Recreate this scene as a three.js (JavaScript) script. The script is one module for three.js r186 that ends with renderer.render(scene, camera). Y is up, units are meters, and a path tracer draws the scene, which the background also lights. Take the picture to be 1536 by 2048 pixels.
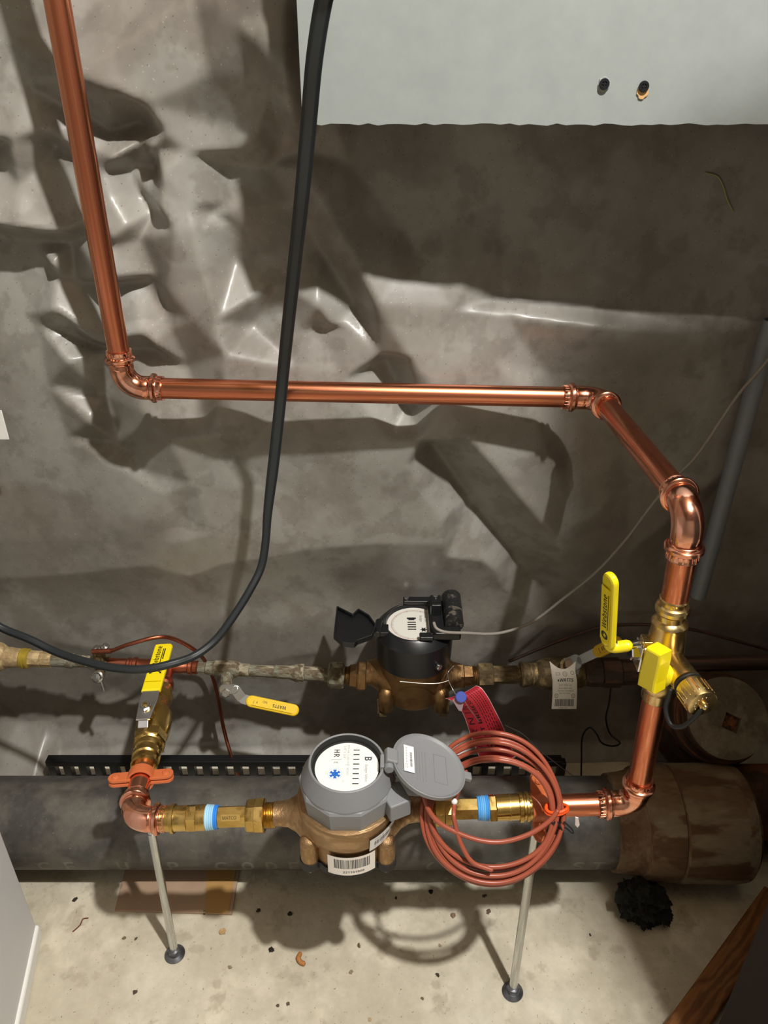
import * as THREE from 'three';
import { RoundedBoxGeometry } from 'three/addons/geometries/RoundedBoxGeometry.js';
import { mergeGeometries, toCreasedNormals } from 'three/addons/utils/BufferGeometryUtils.js';

// ---------------------------------------------------------------- camera, lamp, exposure
const scene = new THREE.Scene();
scene.background = new THREE.Color(0x000000);
const EYE = 0.93, FOCAL = 1540, PITCH = Math.PI / 6;
const camera = new THREE.PerspectiveCamera(2 * Math.atan(1024 / FOCAL) * 180 / Math.PI, 1536 / 2048, 0.02, 20);
camera.position.set(0, EYE, 0);
camera.rotation.set(-PITCH, 0, 0);
scene.add(camera);
const renderer = new THREE.WebGLRenderer();
renderer.toneMapping = THREE.LinearToneMapping;
renderer.toneMappingExposure = 1.1;
renderer.shadowMap.enabled = true;
const LAMP = new THREE.Vector3(0.48, 2.15, 0.08), LAMP_POWER = 13;

// ---------------------------------------------------------------- helpers
const V = (x, y, z) => new THREE.Vector3(x, y, z);
const UP = V(0, 1, 0), SX = V(1, 0, 0), SZ = V(0, 0, 1);
const cs = Math.cos(PITCH), sn = Math.sin(PITCH);
// photo pixel -> point on the upright plane at distance d in front of the camera
function P(px, py, d) {
  const u = (px - 768) / FOCAL, v = (1024 - py) / FOCAL, t = d / (v * sn + cs);
  return V(u * t, EYE + (v * cs - sn) * t, -d);
}
// photo pixel -> point at height h
function G(px, py, h = 0) {
  const u = (px - 768) / FOCAL, v = (1024 - py) / FOCAL, t = (h - EYE) / (v * cs - sn);
  return V(u * t, h, -(v * sn + cs) * t);
}
function project(p) {
  const y = p.y - EYE, z = -p.z, dep = z * cs - y * sn, up = y * cs + z * sn;
  return { x: 768 + FOCAL * p.x / dep, y: 1024 - FOCAL * up / dep, k: FOCAL / dep };
}
function rng(seed) { let s = seed >>> 0; return () => { s = (s + 0x6D2B79F5) >>> 0; let t = Math.imul(s ^ (s >>> 15), 1 | s); t = (t + Math.imul(t ^ (t >>> 7), 61 | t)) ^ t; return ((t ^ (t >>> 14)) >>> 0) / 4294967296; }; }
const lerp = (a, b, t) => a + (b - a) * t;
const clamp = (x, a, b) => Math.min(b, Math.max(a, x));
const L3 = (a, b, t) => a.clone().lerp(b, t);
const dirOf = (a, b) => b.clone().sub(a).normalize();

const taken = {};
function numbered(n) { if (!(n in taken)) { taken[n] = 0; return n; } taken[n]++; return n + '_' + String(taken[n]).padStart(3, '0'); }
function shade(o) { o.castShadow = true; o.receiveShadow = true; return o; }
function recenter(g) { g.computeBoundingBox(); const b = g.boundingBox; const c = V((b.min.x + b.max.x) / 2, b.min.y, (b.min.z + b.max.z) / 2); g.translate(-c.x, -c.y, -c.z); return c; }
function solo(name, label, category, geo, mat, group) {
  const c = recenter(geo); const m = shade(new THREE.Mesh(geo, mat)); m.position.copy(c);
  m.name = numbered(name); m.userData = { label, category }; if (group) m.userData.group = group; scene.add(m); return m;
}
function thing(name, label, category, group) {
  const o = new THREE.Group(); o.name = numbered(name); o.userData = { label, category }; if (group) o.userData.group = group; scene.add(o); return o;
}
function part(name, geo, mat, parent, label) {
  const m = shade(new THREE.Mesh(geo, mat)); m.name = name; if (label) m.userData.label = label; parent.add(m); return m;
}
// after all parts are placed in world coordinates: move the group to its base
function done(o) {
  const b = new THREE.Box3().setFromObject(o); const c = V((b.min.x + b.max.x) / 2, b.min.y, (b.min.z + b.max.z) / 2);
  o.position.copy(c); for (const k of o.children) k.position.sub(c); return o;
}
function struct(name, geo, mat) { const c = recenter(geo); const m = shade(new THREE.Mesh(geo, mat)); m.position.copy(c); m.name = name; m.userData = { kind: 'structure' }; scene.add(m); return m; }
function plain(g) { const n = g.index ? g.toNonIndexed() : g; for (const k of Object.keys(n.attributes)) if (!['position', 'normal', 'uv'].includes(k)) n.deleteAttribute(k); if (!n.attributes.uv) n.setAttribute('uv', new THREE.BufferAttribute(new Float32Array(n.attributes.position.count * 2), 2)); return n; }
const merge = (...l) => mergeGeometries(l.flat().map(plain));
function place(g, o, x, y, z) { g.applyMatrix4(new THREE.Matrix4().makeBasis(x, y, z).setPosition(o)); return g; }
function basis(y, hint = SZ) { const Y = y.clone().normalize(); let X = Y.clone().cross(hint); if (X.lengthSq() < 1e-6) X = Y.clone().cross(SX); X.normalize(); return [X, Y, X.clone().cross(Y)]; }
// lathe of [along, radius] pairs about the axis from A in direction dir
function axial(prof, A, dir, segs = 40, crease = 0.5, turn = 0) {
  let g = new THREE.LatheGeometry(prof.map(p => new THREE.Vector2(Math.max(p[1], 1e-5), p[0])), segs);
  if (turn) g.rotateY(turn);
  g.scale(1e4, 1e4, 1e4); g = toCreasedNormals(g, crease); g.scale(1e-4, 1e-4, 1e-4); // crease test needs large numbers
  const [X, Y, Z] = basis(dir);
  return place(g, A, X, Y, Z);
}
const hexProf = (a, b, r, c = 0.0012) => [[a, 0], [a, r - c], [a + c, r], [b - c, r], [b, r - c], [b, 0]];
const cylProf = (a, b, r, c = 0.0006) => [[a, 0], [a, r - c], [a + c, r], [b - c, r], [b, r - c], [b, 0]];
const cyl = (A, B, r, segs = 28, c = 0.0006) => axial(cylProf(0, A.distanceTo(B), r, c), A, dirOf(A, B), segs);
function box(w, h, d, o, X = SX, Y = UP, Z = SZ, r = 0.001, s = 2) { const g = new RoundedBoxGeometry(w, h, d, s, Math.min(r, w / 2.01, h / 2.01, d / 2.01)); return place(g, o, X, Y, Z); }
function ball(o, r, sy = 1, seg = 20) { const g = new THREE.SphereGeometry(r, seg, seg * 0.7 | 0); g.scale(1, sy, 1); g.translate(o.x, o.y, o.z); return g; }
function tube(pts, r, n = 80, rad = 10, closed = false) {
  const c = new THREE.CatmullRomCurve3(pts, closed, 'centripetal'); const g = new THREE.TubeGeometry(c, n, r, rad, closed);
  return closed ? g : merge(g, ball(pts[0], r * 0.98, 1, 8), ball(pts[pts.length - 1], r * 0.98, 1, 8));
}
// point of segment A-B seen at a given photo column or row
function onAxis(A, B, key, val) { let lo = -0.6, hi = 1.6; const f = t => project(L3(A, B, t))[key] - val; const s = Math.sign(f(hi) - f(lo)); for (let i = 0; i < 50; i++) { const m = (lo + hi) / 2; if (f(m) * s < 0) lo = m; else hi = m; } return (lo + hi) / 2; }
// profile along A-B from photo columns (or rows) and half-widths in photo pixels
function pxProf(A, B, key, list) { const len = A.distanceTo(B); return list.map(([c, r]) => { const t = onAxis(A, B, key, c), p = L3(A, B, t); return [t * len, r / project(p).k]; }); }
function pxLathe(A, B, key, list, segs = 40, crease = 0.5, turn = 0) {
  const pr = pxProf(A, B, key, list); const full = [[pr[0][0], 0], ...pr, [pr[pr.length - 1][0], 0]];
  return axial(full, A, dirOf(A, B), segs, crease, turn);
}
function bent(C, a, b, R, r, n = 16) { // quarter-turn tube round corner C between directions a and b
  const p0 = C.clone().addScaledVector(a, R), p1 = C.clone().addScaledVector(b, R), O = p0.clone().add(p1).sub(C);
  class Arc extends THREE.Curve { getPoint(t) { const e = p0.clone().sub(O).multiplyScalar(Math.cos(t * Math.PI / 2)).addScaledVector(p1.clone().sub(O), Math.sin(t * Math.PI / 2)); return e.add(O); } }
  return new THREE.TubeGeometry(new Arc(), n, r, 28);
}
// extruded outline in the plane of X,Y at o
function slab(outline, depth, o, X, Y, Z, bevel = 0.0008) {
  const s = new THREE.Shape(outline.map(p => new THREE.Vector2(p[0], p[1])));
  const g = new THREE.ExtrudeGeometry(s, { depth: depth - 2 * bevel, bevelEnabled: true, bevelThickness: bevel, bevelSize: bevel, bevelOffset: -bevel, bevelSegments: 2, curveSegments: 12 });
  g.translate(0, 0, -depth / 2 + bevel); return place(g, o, X, Y, Z);
}
function capsule2(len, w, n = 10) { const o = [], r = w / 2; for (let i = 0; i <= n; i++) { const a = -Math.PI / 2 + Math.PI * i / n; o.push([len / 2 - r + Math.cos(a) * r, Math.sin(a) * r]); } for (let i = 0; i <= n; i++) { const a = Math.PI / 2 + Math.PI * i / n; o.push([-len / 2 + r + Math.cos(a) * r, Math.sin(a) * r]); } return o; }

// ---------------------------------------------------------------- procedural textures
function noiseGrid(size, cells, seed, oct = 5, gain = 0.55) {
  const out = new Float32Array(size * size); let amp = 1, tot = 0, c = cells;
  for (let o = 0; o < oct && c < size; o++) {
    const r = rng(seed * 131 + o * 17 + 7), g = new Float32Array(c * c); for (let i = 0; i < g.length; i++) g[i] = r();
    for (let y = 0; y < size; y++) { const fy = y * c / size, y0 = fy | 0, ty = fy - y0, sy = ty * ty * (3 - 2 * ty), y1 = (y0 + 1) % c;
      for (let x = 0; x < size; x++) { const fx = x * c / size, x0 = fx | 0, tx = fx - x0, sx = tx * tx * (3 - 2 * tx), x1 = (x0 + 1) % c;
        out[y * size + x] += amp * lerp(lerp(g[y0 * c + x0], g[y0 * c + x1], sx), lerp(g[y1 * c + x0], g[y1 * c + x1], sx), sy); } }
    tot += amp; amp *= gain; c *= 2;
  }
  for (let i = 0; i < out.length; i++) out[i] /= tot; return out;
}
function tex(size, fn, rx = 1, ry = 1, color = true) {
  const d = new Uint8Array(size * size * 4);
  for (let i = 0; i < size * size; i++) { const c = fn(i, i % size, (i / size) | 0); d[i * 4] = clamp(c[0], 0, 255); d[i * 4 + 1] = clamp(c[1], 0, 255); d[i * 4 + 2] = clamp(c[2], 0, 255); d[i * 4 + 3] = 255; }
  const t = new THREE.DataTexture(d, size, size); t.magFilter = THREE.LinearFilter; t.minFilter = THREE.LinearMipmapLinearFilter; t.generateMipmaps = true; t.wrapS = t.wrapT = THREE.RepeatWrapping; t.repeat.set(rx, ry);
  if (color) t.colorSpace = THREE.SRGBColorSpace; t.needsUpdate = true; return t;
}
const mix3 = (a, b, t) => [lerp(a[0], b[0], t), lerp(a[1], b[1], t), lerp(a[2], b[2], t)];
const step = (x, a, b) => { const t = clamp((x - a) / (b - a), 0, 1); return t * t * (3 - 2 * t); };
function canvasTex(w, h, draw) { const c = document.createElement('canvas'); c.width = w; c.height = h; const x = c.getContext('2d'); draw(x, w, h); const t = new THREE.CanvasTexture(c); t.colorSpace = THREE.SRGBColorSpace; return t; }
const N1 = noiseGrid(512, 4, 3, 6), N2 = noiseGrid(512, 8, 11, 6, 0.6), N3 = noiseGrid(512, 32, 23, 4, 0.7), N4 = noiseGrid(512, 3, 41, 3);
const N5 = noiseGrid(512, 6, 51, 2, 0.4);
const grey = v => [v, v, v];
const bumpFine = tex(512, i => grey(255 * N3[i]), 1, 1, false);
const std = (color, roughness, metalness = 0, extra = {}) => new THREE.MeshStandardMaterial({ color, roughness, metalness, ...extra });
const phys = (o) => new THREE.MeshPhysicalMaterial(o);
const lin = (r, g, b) => new THREE.Color().setRGB(r, g, b);
function metal(c1, c2, r0, r1, rx, ry, seed = 0, bump = 0) {
  const A = seed ? N2 : N1;
  const m = std(0xffffff, 1, 1, { map: tex(512, i => mix3(c1, c2, step(A[i], 0.38, 0.62) * 0.7 + (N3[i] - 0.5) * 0.4), rx, ry), roughnessMap: tex(512, i => grey(255 * lerp(r0, r1, step(N2[i], 0.3, 0.7))), rx, ry, false) });
  if (bump) { m.bumpMap = bumpFine; m.bumpScale = bump; } return m;
}
const M = {};
M.copper = metal([232, 156, 120], [190, 106, 76], 0.2, 0.36, 2, 0.6, 1);
M.copperFit = metal([238, 176, 150], [226, 150, 120], 0.12, 0.22, 1, 1);
M.copperOld = metal([190, 110, 82], [150, 92, 72], 0.3, 0.45, 2, 1, 1);
M.brass = metal([214, 182, 112], [190, 156, 86], 0.2, 0.34, 1, 1);
M.brassPale = metal([226, 200, 146], [208, 178, 116], 0.2, 0.32, 1, 1, 1);
M.bronze = metal([176, 146, 110], [154, 124, 90], 0.4, 0.56, 2, 2, 1, 0.0004);
M.bronzeOld = metal([152, 120, 82], [122, 94, 62], 0.36, 0.52, 2, 1, 0, 0.0002);
M.chrome = std(0xe4e4e8, 0.08, 1);
M.chromeSoft = std(0xdcdce0, 0.3, 1);
M.zinc = metal([214, 216, 214], [186, 188, 186], 0.22, 0.38, 2, 1, 1);
M.zincDark = std(0x74757a, 0.38, 0.9);
M.patina = std(0xffffff, 0.8, 0.1, { map: tex(512, i => mix3(mix3([156, 148, 126], [122, 120, 104], step(N1[i], 0.4, 0.6)), [96, 84, 64], step(N2[i], 0.5, 0.68)).map(v => v + (N3[i] - 0.5) * 60), 1, 1), bumpMap: bumpFine, bumpScale: 0.0006 });
M.oldBrass = std(0xffffff, 0.55, 0.6, { map: tex(512, i => mix3([150, 130, 90], [96, 82, 58], step(N2[i], 0.35, 0.65)).map(v => v + (N3[i] - 0.5) * 50), 1, 1), bumpMap: bumpFine, bumpScale: 0.0004 });
M.tanBrass = std(0xffffff, 0.6, 0.3, { map: tex(512, i => mix3([206, 184, 138], [166, 142, 104], step(N2[i], 0.35, 0.65)).map(v => v + (N3[i] - 0.5) * 40), 1, 1), bumpMap: bumpFine, bumpScale: 0.0004 });
M.darkPipe = std(0xffffff, 0.6, 0.4, { map: tex(512, i => mix3([92, 66, 56], [62, 50, 44], step(N2[i], 0.35, 0.65)), 2, 1) });
M.yellow = phys({ color: 0xf0dc10, roughness: 0.36, clearcoat: 0.3, clearcoatRoughness: 0.3 });
M.grayPlastic = phys({ color: 0x828487, roughness: 0.48, bumpMap: bumpFine, bumpScale: 0.0001 });
M.blackPlastic = phys({ color: 0x17181a, roughness: 0.34 });
M.blackDusty = std(0xffffff, 0.5, 0, { map: tex(512, i => mix3([24, 25, 26], [120, 112, 98], step(N2[i], 0.56, 0.72) * 0.7 + step(N3[i], 0.6, 0.75) * 0.3)) });
M.rubber = std(0x121212, 0.6);
M.orangeCoat = phys({ color: 0xc4683c, roughness: 0.42 });
M.coilCable = phys({ color: 0x9c4f3a, roughness: 0.36 });
M.blackCable = phys({ color: 0x23282b, roughness: 0.42 });
M.greyCable = std(0x8a857c, 0.55);
M.white = std(0xe9e8e4, 0.55);
M.paintWhite = std(0xcfcfd0, 0.5, 0, { bumpMap: bumpFine, bumpScale: 0.0002 });
M.sealBlue = phys({ color: 0x5a6cc8, roughness: 0.2, transmission: 0.3, thickness: 0 });
M.sealClear = phys({ color: 0xe8d8dc, roughness: 0.15, transmission: 0.8, thickness: 0 });
M.wire = std(0xc9c4bc, 0.35, 0.9);
M.abs = std(0xffffff, 0.5, 0, { bumpMap: bumpFine, bumpScale: 0.0002 });
M.castIron = std(0xffffff, 0.75, 0.1, { map: tex(512, i => mix3(mix3([132, 118, 98], [114, 92, 70], step(N1[i], 0.4, 0.6)), [98, 72, 52], step(N2[i], 0.52, 0.66)).map(v => v + (N3[i] - 0.5) * 36), 2, 1), bumpMap: bumpFine, bumpScale: 0.0008 });
M.rust = std(0xffffff, 0.85, 0.05, { map: tex(512, i => mix3([124, 74, 42], [60, 40, 28], step(N2[i], 0.35, 0.65)).map(v => v + (N3[i] - 0.5) * 36), 1, 1), bumpMap: bumpFine, bumpScale: 0.001 });
M.plugFace = std(0xffffff, 0.7, 0.2, { map: tex(512, i => mix3([122, 114, 98], [96, 88, 72], step(N1[i], 0.38, 0.62)).map(v => v + (N3[i] - 0.5) * 30), 1, 1), bumpMap: bumpFine, bumpScale: 0.0005 });
const woodTex = (a, b, rx, ry) => tex(512, (i, x, y) => { const s = Math.sin(x * 0.16 + N1[i] * 34 + N2[(y >> 3) * 512 + x] * 8); return mix3(a, b, 0.5 + 0.5 * s).map(v => v + (N3[i] - 0.5) * 24); }, rx, ry);
M.wood = std(0xffffff, 0.6, 0, { map: woodTex([150, 98, 50], [112, 68, 32], 1, 1) });
M.woodDark = std(0xffffff, 0.6, 0, { map: woodTex([96, 46, 28], [62, 30, 20], 1, 1) });
M.blackPaint = std(0x1c0f0b, 0.85);
M.soot = std(0x14140f, 0.95);
M.pvc = std(0x767c82, 0.5);
M.cardboard = std(0xffffff, 0.85, 0, { map: tex(512, (i, x, y) => mix3([172, 146, 122], [158, 132, 108], N2[i]).map(v => v + Math.sin(x * 0.8) * 2), 1, 1) });
M.packTape = std(0xb08a55, 0.4);
const speck = rng(404);
M.poly = phys({ color: 0xffffff, roughness: 0.5, clearcoat: 0.25, clearcoatRoughness: 0.24, side: THREE.DoubleSide,
  map: tex(1024, (i, x, y) => { const j = ((y >> 1) & 511) * 512 + ((x >> 1) & 511), k = (y & 511) * 512 + (x & 511);
    let c = mix3([143, 139, 132], [124, 119, 111], step(N1[j], 0.36, 0.64)); c = mix3(c, [150, 150, 144], step(N2[j], 0.5, 0.66) * 0.6); c = mix3(c, [104, 98, 90], step(N2[(j * 3 + 4321) % 262144], 0.56, 0.7) * 0.35); c = mix3(c, [114, 103, 92], step(N4[j], 0.58, 0.75) * 0.5);
    const q = speck(); const sp = q > 0.9985 ? 46 : q < 0.0012 ? -60 : 0; return c.map(v => v + (N3[k] - 0.5) * 14 + sp); }, 1.25, 1.25),
  bumpMap: tex(512, i => grey(255 * (0.6 * N2[i] + 0.4 * N3[i])), 3, 3, false), bumpScale: 0.0003 });
M.concrete = std(0xffffff, 0.85, 0, { map: tex(1024, (i, x, y) => { const j = ((y >> 1) & 511) * 512 + ((x >> 1) & 511), k = (y & 511) * 512 + (x & 511);
  let c = mix3([206, 200, 182], [188, 180, 160], step(N1[j], 0.36, 0.64)); c = mix3(c, [214, 206, 186], step(N2[j], 0.56, 0.7) * 0.6); c = mix3(c, [160, 150, 130], step(N2[(j * 3 + 777) % 262144], 0.64, 0.74) * 0.5);
  return c.map(v => v + (N3[k] - 0.5) * 26 - (N3[(k * 5 + 333) % 262144] < 0.19 ? 70 : 0)); }, 1.3, 1.3), bumpMap: tex(512, i => grey(255 * (0.5 * N2[i] + 0.5 * N3[i])), 3, 3, false), bumpScale: 0.0012 });
M.plaster = std(0x8c8982, 0.9);
M.joist = std(0x6e5f4a, 0.9);
M.drywall = std(0xffffff, 0.85, 0, { map: tex(512, i => [146, 152, 150].map(v => v + (N3[i] - 0.5) * 10 + (N4[i] - 0.5) * 6), 2, 2), bumpMap: bumpFine, bumpScale: 0.0003 });
M.gypsum = std(0xd8d4c8, 0.95);
const ink = { polygonOffset: true, polygonOffsetFactor: -1, polygonOffsetUnits: -1 };
function barcode(x, x0, y0, w, h, seed) { const r = rng(seed); let p = x0; x.fillStyle = '#1a1a1c'; while (p < x0 + w) { const a = w * (0.008 + r() * 0.022), b = w * (0.006 + r() * 0.016); x.fillRect(p, y0, Math.min(a, x0 + w - p), h); p += a + b; } }

// metre-scaled uv from two world axes
function planarUV(g, fu, fv) { const p = g.attributes.position, uv = new Float32Array(p.count * 2); for (let i = 0; i < p.count; i++) { const v = V(p.getX(i), p.getY(i), p.getZ(i)); uv[i * 2] = fu(v); uv[i * 2 + 1] = fv(v); } g.setAttribute('uv', new THREE.BufferAttribute(uv, 2)); return g; }
function cuboid(x0, x1, y0, y1, z0, z1) { const g = new THREE.BoxGeometry(x1 - x0, y1 - y0, z1 - z0); g.translate((x0 + x1) / 2, (y0 + y1) / 2, (z0 + z1) / 2); const n = g.attributes.normal;
  const p = g.attributes.position, uv = g.attributes.uv; for (let i = 0; i < p.count; i++) { if (Math.abs(n.getX(i)) > 0.5) uv.setXY(i, p.getZ(i), p.getY(i)); else if (Math.abs(n.getY(i)) > 0.5) uv.setXY(i, p.getX(i), p.getZ(i)); else uv.setXY(i, p.getX(i), p.getY(i)); } return g; }

// ---------------------------------------------------------------- the room
const WALL = 0.945;
struct('floor', cuboid(-1.9, 1.7, -0.1, 0, -WALL - 0.2, 2.4), M.concrete);
struct('ceiling', cuboid(-1.9, 1.7, 2.36, 2.46, -WALL - 0.2, 2.4), M.joist);
struct('wall_back', cuboid(-1.9, 1.7, 0, 2.36, -WALL - 0.2, -WALL), M.concrete);
struct('wall_left', cuboid(-2.0, -1.9, 0, 2.36, -WALL - 0.2, 2.4), M.plaster);
struct('wall_right', cuboid(1.7, 1.8, 0, 2.36, -WALL - 0.2, 2.4), M.plaster);
struct('wall_front', cuboid(-1.9, 1.7, 0, 2.36, 2.4, 2.5), M.plaster);

// ---------------------------------------------------------------- plastic sheet hung over the foundation wall
const PROFILE = [[0, 0.835], [0.02, 0.86], [0.05, 0.872], [0.10, 0.878], [0.18, 0.878], [0.26, 0.876], [0.35, 0.873], [0.45, 0.868], [0.55, 0.862], [0.64, 0.86], [0.72, 0.863], [0.8, 0.87], [1.6, 0.88]];
function baseDepth(y) { for (let i = 1; i < PROFILE.length; i++) if (y <= PROFILE[i][0]) { const a = PROFILE[i - 1], b = PROFILE[i], t = (y - a[0]) / (b[0] - a[0]), s = t * t * (3 - 2 * t); return lerp(a[1], b[1], lerp(t, s, 0.5)); } return 0.875; }
function sheetPoint(px, py) { let d = 0.85; for (let i = 0; i < 12; i++) { const p = P(px, py, d); d = lerp(d, baseDepth(Math.max(0, p.y)), 0.7); } return P(px, py, d); }
const FOLDS = [ // photo column, row, millimetres out of the sheet's general course
  // left edge pockets
  [0, -60, 10], [0, 50, 16], [48, 88, 22], [75, 170, 26], [105, 258, 30], [0, 272, 40], [60, 272, 40], [130, 266, 26], [0, 290, 6], [118, 288, 4], [0, 318, 8], [100, 320, 10], [0, 374, 22], [128, 360, 18], [60, 368, 24], [0, 428, 46], [70, 440, 48], [145, 452, 38], [0, 462, 4], [70, 476, 4], [150, 480, 6], [0, 520, 4], [120, 545, 8], [0, 700, 14], [60, 620, 12], [0, 900, 14],
  // big crumple
  [182, 150, 54], [172, 60, 22], [205, 0, 8], [300, 0, 10], [250, 105, 48], [320, 60, 46], [410, 2, 44], [410, -60, 30], [470, 0, 62], [500, 60, 76], [520, 150, 70], [560, -40, 88], [595, 20, 90], [597, 140, 90], [660, 100, 30], [660, 200, 24], [760, 120, 0], [186, 236, 8], [222, 264, 6], [288, 244, 4], [318, 207, 50], [250, 176, 54], [355, 262, 44], [392, 298, 40], [330, 296, 30], [300, 280, 26], [440, 150, 54], [420, 230, 36], [545, 90, 90], [560, 165, 78], [600, 215, 72], [480, 296, 42], [470, 318, 20], [540, 330, 14], [605, 330, 20], [575, 250, 30], [525, 262, 46],
  [225, 300, 30], [226, 335, 26], [252, 310, 40], [320, 294, 42], [345, 338, 46], [262, 335, 6], [290, 396, 4], [318, 335, 6], [312, 385, 20], [345, 378, 44], [344, 404, 46], [282, 438, 40], [240, 380, 30], [315, 420, 12], [250, 462, 44], [292, 470, 20], [210, 420, 34], [215, 450, 24], [245, 542, 46], [248, 480, 34], [258, 556, 6], [320, 545, 12], [310, 572, 4],
  [372, 448, 46], [400, 400, 40], [410, 440, 44], [430, 540, 38], [470, 682, 44], [450, 620, 40], [400, 620, 34], [350, 620, 18], [350, 560, 32], [430, 420, 20], [470, 520, 2], [505, 650, 2], [462, 398, 20], [470, 418, 26], [465, 448, 16], [540, 480, 8], [560, 560, 12],
  [225, 664, 36], [325, 672, 34], [300, 650, 34], [250, 692, 4], [320, 692, 4], [350, 645, 22], [380, 730, 6],
  // long fold beside the riser
  [125, 520, 30], [132, 600, 34], [160, 700, 34], [200, 820, 32], [232, 905, 26], [152, 560, 2], [180, 680, 2], [215, 790, 4], [245, 880, 8], [90, 640, 14], [110, 760, 16], [150, 860, 18],
  // band under the horizontal pipe, left middle with one upright crease
  [300, 800, 30], [360, 850, 44], [440, 838, 44], [455, 880, 30], [520, 860, 36], [600, 850, 38], [700, 850, 40], [780, 845, 42], [838, 842, 46], [300, 920, 26], [400, 940, 36], [600, 960, 36], [345, 960, 36], [345, 1060, 34], [345, 1180, 36], [350, 1260, 30], [375, 1010, 29], [388, 1120, 28], [398, 1250, 20], [440, 1040, 36], [480, 1180, 34], [505, 1300, 24], [520, 1380, 14], [280, 1160, 34], [200, 1060, 32], [100, 1060, 28], [0, 1060, 28], [40, 1180, 28], [100, 1260, 22], [600, 1050, 42], [620, 1180, 44], [760, 1010, 44], [740, 1140, 46], [880, 1100, 44], [900, 1180, 42], [980, 1200, 36], [1040, 1220, 24], [800, 1250, 22], [640, 1300, 18],
  // shiny knot and the sweep beside the cable
  [640, 592, 36], [606, 650, 18], [668, 636, 26], [640, 652, 10], [700, 640, 22], [760, 690, 32], [830, 760, 40], [600, 720, 24], [690, 740, 30], [580, 620, 10],
  // long diagonal ridge: crest, steep lower-left flank, gentle upper right
  [612, 300, 12], [650, 400, 22], [690, 470, 32], [755, 590, 46], [820, 690, 48], [876, 765, 50], [930, 842, 52], [1000, 922, 52], [1066, 998, 52], [1140, 1082, 48], [1215, 1168, 42], [1290, 1245, 34],
  [590, 400, 8], [640, 500, 4], [712, 612, 4], [775, 715, 6], [815, 800, 8], [815, 895, 44], [880, 1005, 44], [965, 1115, 42], [862, 878, 8], [936, 985, 8], [1025, 1098, 6], [1105, 1192, 4], [1190, 1260, 4],
  [700, 330, 6], [820, 480, 14], [900, 600, 34], [980, 700, 38], [1040, 760, 38], [1080, 860, 42], [1118, 960, 40], [1085, 735, 16], [1130, 830, 6], [1175, 1010, 36], [1250, 1080, 26], [1340, 1230, 6], [1320, 1100, 2], [1250, 900, 4],
  [1000, 400, 2], [1200, 400, 4], [1000, 612, 30], [1180, 632, 34], [1180, 612, 8], [1000, 590, 12], [1400, 660, 12], [1250, 760, 10], [1420, 500, 2], [1536, 600, 4], [1500, 900, 0], [1536, 1200, 0], [1450, 330, 4], [900, 300, 0], [1300, 280, 0],
  // bottom pockets on the floor
  [0, 1400, 4], [60, 1440, 10], [140, 1490, 16], [230, 1380, 0], [210, 1430, 8], [330, 1450, 8], [380, 1440, 14], [430, 1460, 20], [480, 1480, 14], [560, 1440, 4], [640, 1460, 10], [740, 1500, 4], [900, 1440, 2], [1050, 1400, 0], [1100, 1500, 0], [1250, 1450, 0], [1400, 1400, 0], [20, 1500, 26], [300, 1500, 4], [520, 1520, 12],
];
function triangulate(pts) {
  const n = pts.length, S = 20; const all = [...pts, [-S, -S], [S, -S], [0, S]]; let tris = [[n, n + 1, n + 2]];
  const circ = t => { const [a, b, c] = t.map(i => all[i]); const D = 2 * (a[0] * (b[1] - c[1]) + b[0] * (c[1] - a[1]) + c[0] * (a[1] - b[1])); const q = p => p[0] * p[0] + p[1] * p[1];
    const x = (q(a) * (b[1] - c[1]) + q(b) * (c[1] - a[1]) + q(c) * (a[1] - b[1])) / D, y = (q(a) * (c[0] - b[0]) + q(b) * (a[0] - c[0]) + q(c) * (b[0] - a[0])) / D; return [x, y, (a[0] - x) ** 2 + (a[1] - y) ** 2]; };
  tris.forEach(t => t.c = circ(t));
  for (let i = 0; i < n; i++) {
    const p = all[i], bad = [], keep = []; for (const t of tris) (((p[0] - t.c[0]) ** 2 + (p[1] - t.c[1]) ** 2) < t.c[2] ? bad : keep).push(t);
    const edges = {}; for (const t of bad) for (let e = 0; e < 3; e++) { const a = t[e], b = t[(e + 1) % 3], k = Math.min(a, b) + '_' + Math.max(a, b); edges[k] = edges[k] ? 0 : [a, b]; }
    for (const k in edges) if (edges[k]) { const t = [edges[k][0], edges[k][1], i]; t.c = circ(t); keep.push(t); } tris = keep;
  }
  return tris.filter(t => t[0] < n && t[1] < n && t[2] < n);
}
const SHEET = { x0: -0.78, x1: 0.655, y1: 1.3, nx: 376, ny: 350 };
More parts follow.
